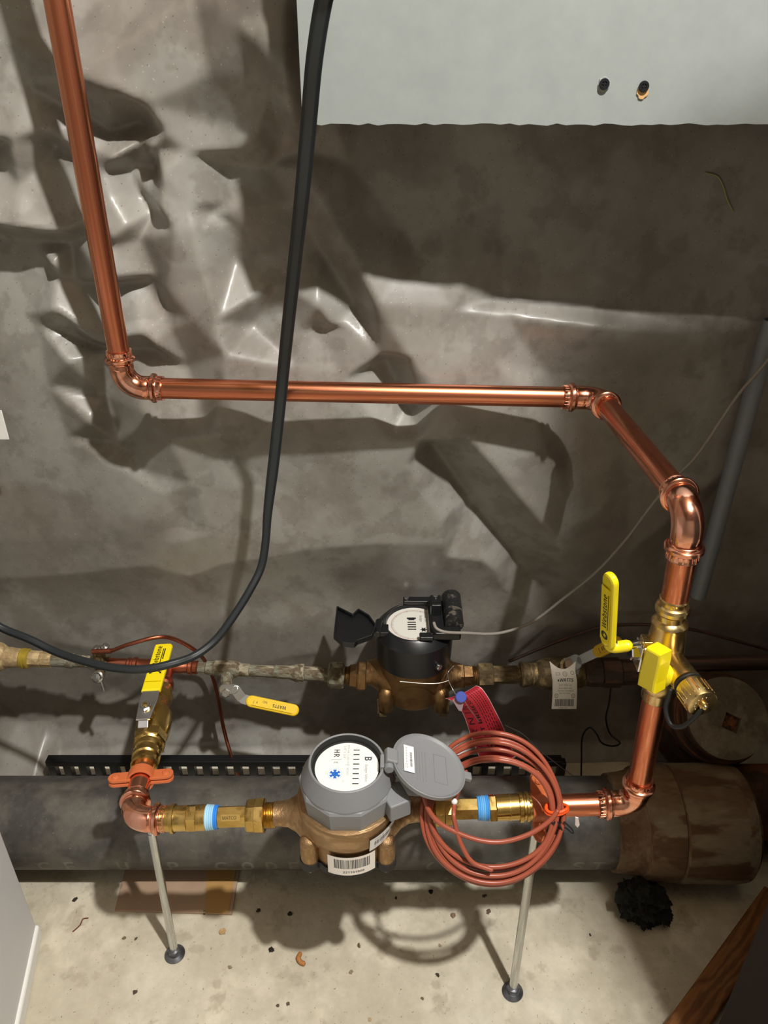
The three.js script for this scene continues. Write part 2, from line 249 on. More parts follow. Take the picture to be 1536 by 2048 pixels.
const sheetD = (() => {
  const r = rng(5); const pts = FOLDS.map(([px, py, o]) => { const p = sheetPoint(px, py); return [p.x + (r() - 0.5) * 1e-4, p.y + (r() - 0.5) * 1e-4, o / 1000]; });
  for (const [x, y, o] of [[-0.8, -0.02, 0], [0, -0.02, 4], [0.9, -0.02, 0], [-0.8, 0.4, 0], [-0.8, 0.9, 5], [-0.8, 1.32, 0], [-0.3, 1.32, 10], [0.2, 1.32, 0], [0.9, 1.32, 0], [0.9, 0.6, 0], [0.3, 1.0, 0], [0.05, 1.02, 6], [-0.4, 1.1, 20], [-0.15, 1.12, 12]]) pts.push([x, y, o / 1000]);
  const tris = triangulate(pts), { x0, x1, y1, nx, ny } = SHEET; let f = new Float32Array((nx + 1) * (ny + 1));
  for (const t of tris) { const [a, b, c] = [pts[t[0]], pts[t[1]], pts[t[2]]]; const det = (b[1] - c[1]) * (a[0] - c[0]) + (c[0] - b[0]) * (a[1] - c[1]); if (Math.abs(det) < 1e-12) continue;
    const i0 = Math.max(0, Math.floor((Math.min(a[0], b[0], c[0]) - x0) / (x1 - x0) * nx)), i1 = Math.min(nx, Math.ceil((Math.max(a[0], b[0], c[0]) - x0) / (x1 - x0) * nx)), j0 = Math.max(0, Math.floor(Math.min(a[1], b[1], c[1]) / y1 * ny)), j1 = Math.min(ny, Math.ceil(Math.max(a[1], b[1], c[1]) / y1 * ny));
    for (let j = j0; j <= j1; j++) for (let i = i0; i <= i1; i++) { const x = x0 + (x1 - x0) * i / nx, y = y1 * j / ny; const u = ((b[1] - c[1]) * (x - c[0]) + (c[0] - b[0]) * (y - c[1])) / det, v = ((c[1] - a[1]) * (x - c[0]) + (a[0] - c[0]) * (y - c[1])) / det; if (u >= -1e-6 && v >= -1e-6 && u + v <= 1.000001) f[j * (nx + 1) + i] = u * a[2] + v * b[2] + (1 - u - v) * c[2]; } }
  for (let k = 0; k < 2; k++) { const g = f.slice(); for (let j = 1; j < ny; j++) for (let i = 1; i < nx; i++) { const q = j * (nx + 1) + i; g[q] = (f[q] * 4 + f[q - 1] + f[q + 1] + f[q - nx - 1] + f[q + nx + 1]) / 8; } f = g; }
  for (let j = 0; j <= ny; j++) for (let i = 0; i <= nx; i++) { const x = x0 + (x1 - x0) * i / nx, y = y1 * j / ny; const q = j * (nx + 1) + i; const a = ((i * 1.7) & 511) + (((j * 1.7) & 511) * 512);
    f[q] = f[q] * 1.08 + (N5[a] - 0.5) * 0.008; const d = baseDepth(y) - f[q] - 0.055 * clamp((-0.50 - x) / 0.02, 0, 1) * clamp(1 - y / 0.06, 0, 1);
    let lim = 0.802; if (y < 0.5) lim = lerp(0.857, 0.802, step(y, 0.27, 0.5)); if (y < 0.14) lim = lerp(0.826, 0.857, y / 0.14); if (x > -0.2 && y > 0.72) lim = lerp(0.802, 0.765, clamp((x + 0.2) / 0.06, 0, 1)); if (x < -0.50 && y < 0.08) lim = 0.77; f[q] = clamp(d, lim, WALL - 0.006); }
  return f;
})();
{
  const { x0, x1, y1, nx, ny } = SHEET, pos = [], uv = [], idx = [];
  for (let j = 0; j <= ny; j++) for (let i = 0; i <= nx; i++) { const x = x0 + (x1 - x0) * i / nx, y = y1 * j / ny; pos.push(x, y + 0.001, -sheetD[j * (nx + 1) + i]); uv.push(x, y); }
  for (let j = 0; j < ny; j++) for (let i = 0; i < nx; i++) { const a = j * (nx + 1) + i, b = a + 1, c = a + nx + 1, d = c + 1; idx.push(a, b, d, a, d, c); }
  const g = new THREE.BufferGeometry(); g.setAttribute('position', new THREE.Float32BufferAttribute(pos, 3)); g.setAttribute('uv', new THREE.Float32BufferAttribute(uv, 2)); g.setIndex(idx); g.computeVertexNormals();
  solo('plastic_sheet', 'crumpled dusty grey plastic vapour sheet covering the whole foundation wall', 'plastic sheet', g, M.poly);
}
function sheetAt(x, y) { const { x0, x1, y1, nx, ny } = SHEET; const i = clamp(Math.round((x - x0) / (x1 - x0) * nx), 0, nx), j = clamp(Math.round(y / y1 * ny), 0, ny); return sheetD[j * (nx + 1) + i]; }

// ---------------------------------------------------------------- wallboard hung in front of the sheet
{
  const t = thing('wallboard', 'pale grey-green wallboard panel with a rough cut lower edge and two screws', 'wallboard');
  const D = 0.73, e = P(605, 249, D), r = rng(9), out = [[e.x, 2.36]];
  const n = 90, xr = 0.65; for (let i = 0; i <= n; i++) out.push([lerp(e.x, xr, i / n), e.y + (r() - 0.5) * 0.0022]); out.push([xr, 2.36]);
  const s = new THREE.Shape(out.map(p => new THREE.Vector2(...p))); const g = new THREE.ExtrudeGeometry(s, { depth: 0.0127, bevelEnabled: false }); g.translate(0, 0, -D - 0.0127);
  part('board', g, M.drywall, t);
  for (const [px, py, torn] of [[1208, 168, 0], [1287, 173, 1]]) {
    const c = P(px, py, D - 0.0005); const rim = [], q = rng(px); for (let i = 0; i < 18; i++) { const a = i / 18 * 6.283, rr = 0.0044 + q() * 0.0012; rim.push([Math.cos(a) * rr, Math.sin(a) * rr * 1.15 - (torn ? 0.0034 : 0.0004)]); }
    part('torn_paper', slab(rim, 0.0012, c, SX, UP, SZ, 0.0003), torn ? std(0xc9a06c, 0.9) : std(0x9a9d98, 0.9), t, torn ? 'brown torn paper under the screw' : 'raised paper round the screw');
    const h = c.clone(); h.z += 0.0012; const sc = part('screw', axial([[0, 0], [0, 0.0044], [0.0012, 0.004], [0.0012, 0.0022], [0.0004, 0.0016], [0.0004, 0]], h, SZ, 20), std(0x2b2c30, 0.4, 0.6), t, 'black wallboard screw');
    const cr = h.clone(); cr.z += 0.0008; part('recess', merge(box(0.0036, 0.0009, 0.0004, cr), box(0.0009, 0.0036, 0.0004, cr)), std(0x0a0a0a, 0.7), t);
  }
  done(t);
}

// ---------------------------------------------------------------- copper run
const R34 = 0.0111, RF = 0.0126;
const UL = P(250, 775, 0.78), UR = P(1200, 796, 0.78), CT = P(1383, 1020, 0.52), CR = P(1270, 1606, 0.521), CL = P(262, 1640, 0.515);
const RT = V(P(120, 0, 0.78).x, 2.36, -0.78);
const TEE = P(335, 1338, 0.80);
function pipe(label, A, B, r, mat, name = 'copper_pipe', cat = 'pipe') { return solo(name, label, cat, axial([[0, r * 0.82], [0, r], [A.distanceTo(B), r], [A.distanceTo(B), r * 0.82]], A, dirOf(A, B), 40), mat); }
// press socket along a from the corner: plain tube, bead and crimped lip
function socket(C, a, s0, s1, sc = 1) {
  const R = RF * sc, b = s1 - 0.0095;
  return axial([[s0, 0], [s0, R], [b - 0.006, R], [b - 0.0052, R * 0.96], [b - 0.0046, R * 1.03], [b - 0.0032, R * 1.04], [b - 0.0028, R * 1.16], [b - 0.0015, R * 1.25], [b + 0.0012, R * 1.25], [b + 0.0025, R * 1.15], [b + 0.003, R * 1.0], [b + 0.004, R * 0.97], [s1 - 0.001, R * 1.0], [s1, R * 1.05], [s1, R * 0.9], [s1 - 0.002, 0]], C, a, 40, 0.6);
}
function crimp(C, a, s1) { const l = []; const [X, Y, Z] = basis(a); for (let i = 0; i < 20; i++) { const th = i / 20 * 6.283, n = X.clone().multiplyScalar(Math.cos(th)).addScaledVector(Z, Math.sin(th)); const o = C.clone().addScaledVector(a, s1 - 0.0032).addScaledVector(n, RF * 0.99); l.push(box(0.0012, 0.005, 0.001, o, Y.clone().cross(n).normalize(), Y, n, 0.0003, 1)); } return merge(l); }
function elbow(label, C, a, b, la = 0.041, lb = 0.041, R = 0.021, mark) {
  const t = thing('copper_elbow', label, 'pipe elbow');
  part('bend', bent(C, a, b, R, RF), M.copperFit, t);
  part('socket', socket(C, a, R - 0.001, la), M.copperFit, t);
  part('socket', socket(C, b, R - 0.001, lb), M.copperFit, t);
  part('crimp_ring', merge(crimp(C, a, la), crimp(C, b, lb)), M.copperFit, t);
  if (mark) { const [X, Y, Z] = basis(mark[1]); const g = new THREE.CylinderGeometry(RF * 1.012, RF * 1.012, 0.0065, 20, 1, true, mark[2], 1.5); place(g, C.clone().addScaledVector(mark[1], mark[0]), X, Y, Z); part('ink_band', g, std(0x241a18, 0.5), t, 'black printed band'); }
  return done(t);
}
const dR = dirOf(UL, RT), dH = dirOf(UL, UR), dB = dirOf(UR, CT), dV = dirOf(CT, CR), dN = dirOf(CL, CR), dT = dirOf(CL, TEE);
const off = (p, d, s) => p.clone().addScaledVector(d, s);
pipe('long copper riser pipe climbing the plastic sheet beside the crumpled folds', off(UL, dR, 0.022), RT, R34, M.copper);
pipe('horizontal copper pipe crossed by the black cable in front of the sheet', off(UL, dH, 0.022), off(UR, dH, -0.022), R34, M.copper);
pipe('copper pipe running from the wall elbow out to the shiny front elbow', off(UR, dB, 0.022), off(CT, dB, -0.022), R34, M.copper);
const dCTd = dV.clone();
elbow('copper press elbow joining the tall riser to the horizontal pipe', UL, dR, dH, 0.041, 0.041, 0.021, [0.026, dR, 2.6]);
elbow('copper press elbow near the sheet where the horizontal pipe turns outward', UR, dH.clone().negate(), dB, 0.041, 0.034, 0.018);
elbow('big shiny copper press elbow above the brass drain valve', CT, dB.clone().negate(), dV, 0.036, 0.044, 0.024, [0.027, dB.clone().negate(), 2.9]);
elbow('copper press elbow under the drain valve turning toward the coil', CR, dV.clone().negate(), dN.clone().negate(), 0.036, 0.038, 0.018);
elbow('copper press elbow under the orange clamp, marked with a black band', CL, dT, dN, 0.036, 0.036, 0.02, [0.027, dT, 2.2]);

// ---------------------------------------------------------------- drain valve on the right riser
{
  const t = thing('drain_valve', 'brass drain valve with a yellow lever, yellow tee handle and capped hose outlet', 'valve');
  const A = CT, B = CR;
  part('body', pxLathe(A, B, 'y', [[1194, 27], [1196, 29], [1199, 27], [1207, 26.5], [1209, 31], [1213, 34], [1219, 34], [1223, 31], [1226, 26.5], [1236, 26.5], [1239, 32], [1243, 35.5], [1249, 35.5], [1253, 33.5], [1275, 36], [1296, 37.5], [1318, 36], [1340, 33], [1354, 31], [1358, 33], [1363, 35], [1370, 34], [1375, 30], [1378, 28.5], [1393, 28], [1396, 26]]), M.brassPale, t);
  const O = L3(A, B, onAxis(A, B, 'y', 1303)), E = P(1406, 1409, 0.457), d = dirOf(O, E), len = O.distanceTo(E), k = 1 / project(L3(O, E, 0.6)).k;
  part('outlet', axial([[0, 0], [0, 27 * k], [len * 0.42, 27 * k], [len * 0.44, 28.5 * k], [len * 0.6, 28.5 * k], [len * 0.61, 25 * k], [len * 0.75, 25 * k], [len * 0.75, 0]], O, d), M.brassPale, t);
  const org = new THREE.TorusGeometry(27 * k, 2.6 * k, 12, 40); { const [X, Y, Z] = basis(d); place(org, off(O, d, len * 0.64), X, Z.clone().negate(), Y); } part('strap_ring', org, M.rubber, t, 'black rubber strap ring');
  const cap = part('cap', axial([[len * 0.68, 0], [len * 0.68, 29 * k], [len * 0.70, 31 * k], [len * 0.97, 31 * k], [len * 0.995, 29.5 * k], [len, 28 * k], [len, 0]], O, d), M.brassPale, t);
  { const ribs = [], [X, Y, Z] = basis(d); for (let i = 0; i < 18; i++) { const a = i / 18 * 6.283, n = X.clone().multiplyScalar(Math.cos(a)).addScaledVector(Z, Math.sin(a)); ribs.push(box(5 * k, len * 0.2, 3 * k, off(O, d, len * 0.83).addScaledVector(n, 31 * k), Y.clone().cross(n).normalize(), Y, n, 0.0006, 2)); } part('rib', merge(ribs), M.brassPale, cap);
    const dots = []; for (let i = 0; i < 9; i++) { const a = -0.6 + i * 0.48; const n = X.clone().multiplyScalar(Math.cos(a)).addScaledVector(Z, Math.sin(a)); dots.push(ball(off(O, d, len).addScaledVector(n, 17 * k), 1.6 * k, 1, 8)); } part('raised_marks', merge(dots), M.brassPale, cap);
    part('rivet', merge(cyl(off(O, d, len), off(O, d, len + 0.003), 9 * k), ball(off(O, d, len + 0.003), 6 * k)), M.brassPale, cap); }
  { const f = off(O, d, len + 0.0016); part('strap', tube([f, f.clone().add(V(-0.006, -0.012, 0.001)), f.clone().add(V(-0.012, -0.026, -0.003)), f.clone().add(V(-0.017, -0.031, -0.010)), f.clone().add(V(-0.021, -0.022, -0.018)), f.clone().add(V(-0.018, -0.006, -0.024))], 0.0019, 50), M.rubber, t, 'black rubber cap strap'); }
  // tee handle of the outlet
  { const sO = off(O, d, len * 0.3), sd = V(-0.86, 0, 0.5).normalize(); const H1 = off(sO, sd, 0.020).add(V(0, 0.010, 0));
    part('stem', cyl(off(sO, sd, 0.006), off(sO, sd, 0.016), 0.0062, 20), M.brassPale, t);
    const [X0] = basis(sd); const up = UP.clone().addScaledVector(sd, -UP.dot(sd)).normalize(), side = up.clone().cross(sd).normalize();
    const prof = [[-0.0075, 0.020], [0.0075, 0.022], [0.0085, 0.012], [0.0085, -0.008], [0.0095, -0.018], [-0.0085, -0.022], [-0.0092, -0.01], [-0.0085, 0.01]];
    part('tee_handle', merge(slab(prof, 0.015, off(H1, sd, 0.0065), side, up, sd, 0.002), cyl(off(sO, sd, 0.0115), off(sO, sd, 0.0205), 0.0112, 32, 0.002)), M.yellow, t, 'yellow tee handle'); }
  // lever
  { const c = L3(A, B, onAxis(A, B, 'y', 1300)), ax = V(-1, 0, 0.06).normalize();
    part('stem_boss', merge(axial(cylProf(0.010, 0.0215, 0.0095), c, ax), box(0.008, 0.006, 0.012, off(c, ax, 0.018).add(V(0, 0.011, 0)))), M.brassPale, t);
    const bl = P(1216, 1290, 0.512), tl = P(1222, 1153, 0.505);
    const plate = part('lever_bracket', merge(axial(hexProf(0.0215, 0.031, 0.0078, 0.001), c, ax, 6, 0.2), box(0.0022, 0.026, 0.017, off(c, ax, 0.0225).add(V(0, -0.004, 0)), SX, UP, SZ, 0.001), tube([off(c, ax, 0.0235).add(V(0, 0.008, 0)), off(c, ax, 0.034).add(V(0, 0.008, 0.002)), bl.clone().add(V(0.006, 0, 0))], 0.0036, 20, 12)), M.chrome, t, 'chrome lever bracket');
    const u = dirOf(bl, tl), Lb = bl.distanceTo(tl), n = V(-0.92, 0, 0.39); n.addScaledVector(u, -n.dot(u)).normalize(); const s = u.clone().cross(n).normalize();
    part('lever', merge(slab(capsule2(Lb + 0.006, 0.0155), 0.0062, L3(bl, tl, 0.5), u, s.clone().negate(), u.clone().cross(s.clone().negate()), 0.0022), tube([bl.clone().addScaledVector(u, 0.004), bl.clone().add(V(0.004, -0.002, 0)), bl.clone().add(V(0.016, 0, 0.001))], 0.0052, 16, 12)), M.yellow, t, 'yellow dipped lever');
    const ct = canvasTex(512, 96, (x, w, h) => { x.fillStyle = '#f2dc12'; x.fillRect(0, 0, w, h); x.fillStyle = '#1a1a14'; x.beginPath(); x.arc(60, 48, 36, 0, 7); x.fill(); x.fillStyle = '#f2dc12'; x.beginPath(); x.moveTo(34, 60); x.lineTo(60, 26); x.lineTo(64, 46); x.lineTo(86, 38); x.lineTo(62, 72); x.lineTo(56, 52); x.fill(); x.fillStyle = '#1a1a14'; x.font = 'bold 66px sans-serif'; x.fillText('Webstone', 130, 64); x.fillRect(130, 74, 330, 8); });
    const dg = new THREE.PlaneGeometry(Lb * 0.78, 0.0115); const nn = u.clone().cross(s.clone().negate()); const front = nn.z > 0 ? nn : nn.clone().negate(); place(dg, L3(bl, tl, 0.48).addScaledVector(front, 0.00325), u, front.clone().cross(u), front);
    part('lever_print', dg, std(0xffffff, 0.4, 0, { map: ct, ...ink }), t, 'black lettering on the lever'); }
  done(t);
}
pipe('short copper stub between the shiny elbow and the drain valve', off(CT, dV, 0.024), L3(CT, CR, onAxis(CT, CR, 'y', 1206)), R34, M.copper);
pipe('copper pipe dropping from the drain valve to the lower elbow', L3(CT, CR, onAxis(CT, CR, 'y', 1384)), off(CR, dV, -0.019), R34, M.copper);

// ---------------------------------------------------------------- new meter line
const nx = (c) => L3(CL, CR, onAxis(CL, CR, 'x', c));
const NL = (list, segs, cr, turn) => pxLathe(CL, CR, 'x', list, segs, cr, turn);
pipe('copper pipe between the orange clamp by the coil and the lower elbow', nx(1040), off(CR, dN, -0.019), R34, M.copper);
function adapter(label, press, hexr, neck) { const t = thing('brass_adapter', label, 'pipe fitting'); part('press_socket', NL(press), M.brass, t); part('hex', NL(hexr, 6, 0.2, 0.3), M.brass, t); part('neck', NL(neck), M.brass, t); return done(t); }
adapter('brass press adapter beside the copper elbow left of the new meter', [[323, 24.5], [325, 26], [328, 25], [343, 25], [344, 28.5], [350, 28.5], [351, 25], [354, 24.5], [376, 25]], [[375, 25], [377, 27], [394, 27], [396, 25]], [[395, 25], [413, 25]]);
adapter('brass press adapter between blue tape and the right orange clamp', [[992, 25], [1036, 25.5], [1037, 30], [1044, 30], [1046, 26.5], [1050, 26.5], [1051, 29], [1056, 29], [1057, 26.5], [1064, 26.5], [1066, 25]], [[976, 24], [978, 27], [990, 27], [993, 25]], [[1016, 25.8], [1020, 25.8]]);
function tape(label, a, b, flip) { const l = []; const n = 6; for (let i = 0; i <= n * 2; i++) l.push([lerp(a, b, i / (n * 2)), lerp(flip ? 22.5 : 24.5, flip ? 24.5 : 22.5, i / (n * 2)) + (i % 2 ? 1 : -0.4)]); 
  return solo('thread_tape', label, 'tape', NL(l, 36, 0.4), std(0xffffff, 0.5, 0, { map: canvasTex(64, 128, (x) => { const g = flip ? ['#57a6e8', '#6db4ea', '#4a9ae4'] : ['#a9d6ef', '#9ccdec', '#2f86e6']; for (let i = 0; i < 3; i++) { x.fillStyle = g[i]; x.fillRect(0, 128 - (i + 1) * 43, 64, 44); } }) })); }
tape('blue thread tape with a pale band on the joint left of the new meter', 413, 437, false);
tape('bright blue thread tape on the joint behind the coiled cable', 954, 977, true);
function coupling(label, hexA, hexB, nutA, nutB, thA, thB, text) {
  const t = thing('meter_coupling', label, 'coupling'); const s = Math.sign(hexB - hexA);
  const srt = l => s > 0 ? l : l.slice().reverse();
  part('tailpiece', NL(srt([[hexA, 20], [hexA + s * 2, 22], [hexB, 22]]), 6, 0.2, 0.26), M.brass, t);
  part('nut', NL(srt([[nutA, 29], [nutA + s * 3, 32.5], [lerp(nutA, nutB, 0.45), 33], [lerp(nutA, nutB, 0.5), 34.5], [nutB - s * 2, 34.5], [nutB, 31]]), 8, 0.25, 0.2), M.brass, t, 'octagonal union nut');
  const th = []; for (let i = 0; i <= 14; i++) th.push([lerp(thA, thB, i / 14), i % 2 ? 25.5 : 23.5]); part('thread', NL(srt(th), 36, 0.3), M.brass, t);
  if (text) { const c = nx(lerp(hexA, hexB, 0.5)), k = 1 / project(c).k; const X = dN.clone(), n = V(0, 0.72, 0.69); n.addScaledVector(X, -n.dot(X)).normalize(); const g = new THREE.PlaneGeometry(38 * k, 12 * k); place(g, c.clone().addScaledVector(n, 22.3 * k), X, n.clone().cross(X), n);
    part('stamp', g, std(0xffffff, 0.35, 0.6, { map: canvasTex(256, 80, (x) => { x.fillStyle = '#c9a860'; x.fillRect(0, 0, 256, 80); x.fillStyle = '#3a2f18'; x.font = '58px sans-serif'; x.fillText(text, 14, 62); }), ...ink }), t, 'stamped lettering'); }
  return done(t);
}
coupling('brass meter coupling stamped with dark lettering, left of the new meter', 436, 496, 494, 531, 529, 552, 'MATCO');
coupling('brass meter coupling half hidden by the coiled cable', 956, 908, 907, 868, 870, 838);

// new meter
const MC = nx(697); // meter axis passes here
{
  const t = thing('water_meter', 'new water meter with grey register, open round lid and bronze body', 'water meter');
  const at = (h, x = 0, z = 0) => V(MC.x + x, h, MC.z + z), base = y => V(MC.x, y, MC.z);
  const cyY = (prof, segs = 48, cr = 0.5, turn = 0) => axial(prof, V(MC.x, 0, MC.z), UP, segs, cr, turn);
  const body = [cyY([[0.2525, 0], [0.2525, 0.0425], [0.2815, 0.0435], [0.2835, 0.0462], [0.288, 0.0482], [0.309, 0.0498], [0.3118, 0.0485], [0.3125, 0.046], [0.3125, 0]])];
  for (const s of [-1, 1]) { const d = dN.clone().multiplyScalar(s); const g = axial([[0.020, 0.036], [0.034, 0.034], [0.044, 0.027], [0.052, 0.0185], [0.060, 0.014], [0.068, 0.0128], [0.074, 0.0128], [0.074, 0]], V(0, 0, 0), d, 36, 0.7); g.scale(1, 0.86, 1); g.translate(MC.x, MC.y + 0.002, MC.z); body.push(g); }
  for (const [sx, sz] of [[-1, 1], [1, 1], [-1, -1], [1, -1]]) { const x = sx * 0.0375, z = sz * 0.0285; body.push(axial([[0.2525, 0], [0.2525, 0.0092], [0.2745, 0.0092], [0.280, 0.0088], [0.2835, 0.0068], [0.2850, 0.003], [0.2852, 0]], V(MC.x + x, 0, MC.z + z), UP, 24, 0.8)); }
  part('body', merge(body), M.bronze, t, 'cast bronze body');
  const gask = [cyY([[0.2425, 0], [0.2425, 0.0438], [0.2440, 0.0448], [0.2525, 0.0448], [0.2525, 0]])]; for (const [sx, sz] of [[-1, 1], [1, 1], [-1, -1], [1, -1]]) gask.push(axial([[0.242, 0], [0.242, 0.0090], [0.244, 0.0102], [0.2530, 0.0102], [0.2530, 0]], V(MC.x + sx * 0.0375, 0, MC.z + sz * 0.0285), UP, 24));
  part('bottom_plate', merge(gask), M.rubber, t, 'black bottom plate');
  for (const [sx, sz] of [[-1, 1], [1, 1], [-1, -1], [1, -1]]) part('bolt', axial([[0.2365, 0], [0.2365, 0.0055], [0.238, 0.0066], [0.242, 0.0066], [0.242, 0]], V(MC.x + sx * 0.0375, 0, MC.z + sz * 0.0285), UP, 6, 0.2), M.zinc, t);
  const reg = part('register', merge(
    cyY([[0.3128, 0.040], [0.3128, 0.0455], [0.3335, 0.0472], [0.336, 0.0458], [0.337, 0.043]], 10, 0.25, 0.31), cyY([[0.326, 0.0430], [0.337, 0.0445], [0.3385, 0.0442], [0.3535, 0.0372], [0.3555, 0.0366], [0.3562, 0.0356], [0.3558, 0.0345], [0.350, 0.0342]], 56, 0.5),
    box(0.022, 0.021, 0.026, at(0.3245, 0.046, 0.020), V(0.9, 0, -0.43), UP, V(0.43, 0, 0.9), 0.002)), M.grayPlastic, t, 'grey plastic register housing');
  part('inner_ring', cyY([[0.3552, 0.0345], [0.3535, 0.0338], [0.3485, 0.0330], [0.3480, 0.0305]], 56), M.rubber, t, 'black ring round the dial');
  const dial = canvasTex(1024, 1024, (x, w) => {
    x.fillStyle = '#efefe8'; x.fillRect(0, 0, w, w); const q = (nx_, ny_) => [512 + nx_ * 500, 512 + ny_ * 500];
    x.fillStyle = '#18181a'; for (let i = 0; i < 8; i++) { const [a, b] = q(0.19, -0.715 + i * 0.1945); x.fillRect(a, b - 10, 98, 20); }
    x.strokeStyle = '#b9c4c4'; x.lineWidth = 4; x.strokeRect(...q(0.17, -0.77), 118, 750);
    const rot = (txt, nx_, ny_, font, col = '#55585c') => { const [a, b] = q(nx_, ny_); x.save(); x.translate(a, b); x.rotate(Math.PI / 2); x.font = font; x.fillStyle = col; x.textAlign = 'left'; x.fillText(txt, 0, 0); x.restore(); };
    rot('HR', -0.44, -0.76, 'bold 128px sans-serif', '#4a4d52'); rot('E', -0.42, -0.24, '88px sans-serif'); x.strokeStyle = '#66686c'; x.lineWidth = 8; x.beginPath(); x.moveTo(...q(-0.52, -0.31)); x.lineTo(...q(-0.19, -0.31)); x.stroke();
    rot('RTR-HRE CUBIC FEET  MODEL', -0.01, -0.93, '48px sans-serif', '#84878a'); rot('5/8" x 3/4"', -0.13, -0.9, '60px sans-serif', '#8c9092'); rot('25', -0.13, 0.5, '44px sans-serif', '#9a9c9a');
    rot('B', 0.56, -0.46, 'bold 160px sans-serif', '#4a4e52'); rot('Badger Meter', 0.58, -0.12, '58px sans-serif', '#6a6e70'); rot('IN', 0.76, -0.44, '36px sans-serif', '#6a6e70'); 
    const [cx, cy] = q(-0.37, 0.27); x.strokeStyle = '#8fc3ea'; x.lineWidth = 6; x.beginPath(); x.arc(cx, cy, 108, 0, 7); x.stroke(); x.strokeStyle = '#9aa4ac'; x.lineWidth = 3; x.beginPath(); x.arc(cx, cy, 120, 0, 7); x.stroke();
    x.fillStyle = '#2467c0'; x.beginPath(); for (let i = 0; i < 6; i++) { const a = i / 6 * 6.283 + 0.5; for (const [o, r] of [[-0.3, 52], [-0.34, 92], [0.34, 92], [0.3, 52]]) x.lineTo(cx + Math.cos(a + o) * r, cy + Math.sin(a + o) * r); } x.fill();
    rot('MADE', -0.68, 0.15, '30px sans-serif', '#b8b8a8');
  });
  { const g = new THREE.CircleGeometry(0.0308, 56); g.rotateX(-Math.PI / 2); g.translate(MC.x, 0.3482, MC.z); part('dial', g, std(0xffffff, 0.4, 0, { map: dial }), t, 'white dial with blue flow star'); }
  // lid
  const hx = 0.0405, hing = at(0.359, hx, 0.001); part('hinge', merge(cyl(at(0.359, hx, -0.011), at(0.359, hx, 0.013), 0.0046, 20), box(0.009, 0.010, 0.016, at(0.354, hx - 0.004, 0.001))), M.grayPlastic, t);
  { const ld = V(Math.cos(-0.36), Math.sin(-0.36), 0), ln = V(-ld.y, ld.x, 0), lc = V(MC.x + hx + 0.0025, 0.363, MC.z).addScaledVector(ld, 0.0375);
    const lid = part('lid', merge(axial([[-0.0035, 0], [-0.0035, 0.034], [-0.002, 0.0372], [0.0022, 0.0376], [0.0025, 0.0366], [0.0005, 0.0346], [0, 0.033], [0, 0]], lc, ln, 56, 0.5), box(0.012, 0.006, 0.017, lc.clone().addScaledVector(ld, -0.0375), ld, ln, SZ, 0.002), box(0.0085, 0.005, 0.009, lc.clone().addScaledVector(ld, 0.0405), ld, ln, SZ, 0.0015)), M.grayPlastic, t, 'open round lid');
    const X = ld, Z = SZ; const lp = (a, b, h = 0) => lc.clone().addScaledVector(ld, a).addScaledVector(SZ, b).addScaledVector(ln, h);
    part('raised_frame', merge(box(0.0008, 0.0008, 0.034, lp(0.006, 0.0), ld, ln, SZ, 0.0003, 1), box(0.0008, 0.0008, 0.034, lp(0.019, 0.0), ld, ln, SZ, 0.0003, 1), box(0.0135, 0.0008, 0.0008, lp(0.0125, -0.017), ld, ln, SZ, 0.0003, 1), box(0.0135, 0.0008, 0.0008, lp(0.0125, 0.017), ld, ln, SZ, 0.0003, 1), [-0.012, -0.009, -0.006, -0.003].map(a => box(0.0005, 0.0006, 0.036, lp(a, 0.002), ld, ln, SZ, 0.0002, 1))), M.grayPlastic, lid);
    const st = new THREE.PlaneGeometry(0.0105, 0.032); place(st, lp(-0.0205, -0.0015, 0.0006), X, SZ.clone().negate(), ln);
    part('sticker', st, std(0xffffff, 0.4, 0, { map: canvasTex(160, 480, (x) => { x.fillStyle = '#f4f4f2'; x.fillRect(0, 0, 160, 480); x.save(); x.translate(100, 120); x.rotate(Math.PI / 2); barcode(x, 0, -30, 260, 34, 4); x.restore(); x.strokeStyle = '#333'; x.lineWidth = 4; for (let i = 0; i < 8; i++) { const y = 40 + i * 50; if (i < 6) { x.beginPath(); x.moveTo(24, y); x.lineTo(60, y); x.moveTo(24, y + 22); x.lineTo(60, y + 22); x.moveTo(42, y); x.lineTo(42, y + 22); x.stroke(); } else x.strokeRect(26, y, 32, 26); } }), ...ink }), lid, 'white barcode sticker'); }
  // labels wrapped on the body
  function wrap(r, a0, a1, y0, y1, tilt, map, label) { const n = 20, pos = [], uv = [], idx = []; for (let i = 0; i <= n; i++) for (let j = 0; j <= 1; j++) { const s = i / n, a = lerp(a0, a1, s), y = lerp(y0, y1, j) + tilt * (s - 0.5); pos.push(MC.x + Math.sin(a) * r(y), y, MC.z + Math.cos(a) * r(y)); uv.push(s, j); } for (let i = 0; i < n; i++) idx.push(i * 2, i * 2 + 2, i * 2 + 3, i * 2, i * 2 + 3, i * 2 + 1); const g = new THREE.BufferGeometry(); g.setAttribute('position', new THREE.Float32BufferAttribute(pos, 3)); g.setAttribute('uv', new THREE.Float32BufferAttribute(uv, 2)); g.setIndex(idx); g.computeVertexNormals(); part('barcode_label', g, std(0xffffff, 0.5, 0, { map, ...ink }), t, label); }
  wrap(() => 0.0453, -0.42, 0.62, 0.2500, 0.2765, 0, canvasTex(512, 300, (x, w, h) => { x.fillStyle = '#ece6e0'; x.fillRect(0, 0, w, h); barcode(x, 70, 40, 380, 150, 7); x.fillStyle = '#222'; x.font = 'bold 46px sans-serif'; x.fillText('221161808', 160, 262); }), 'white barcode label with number');
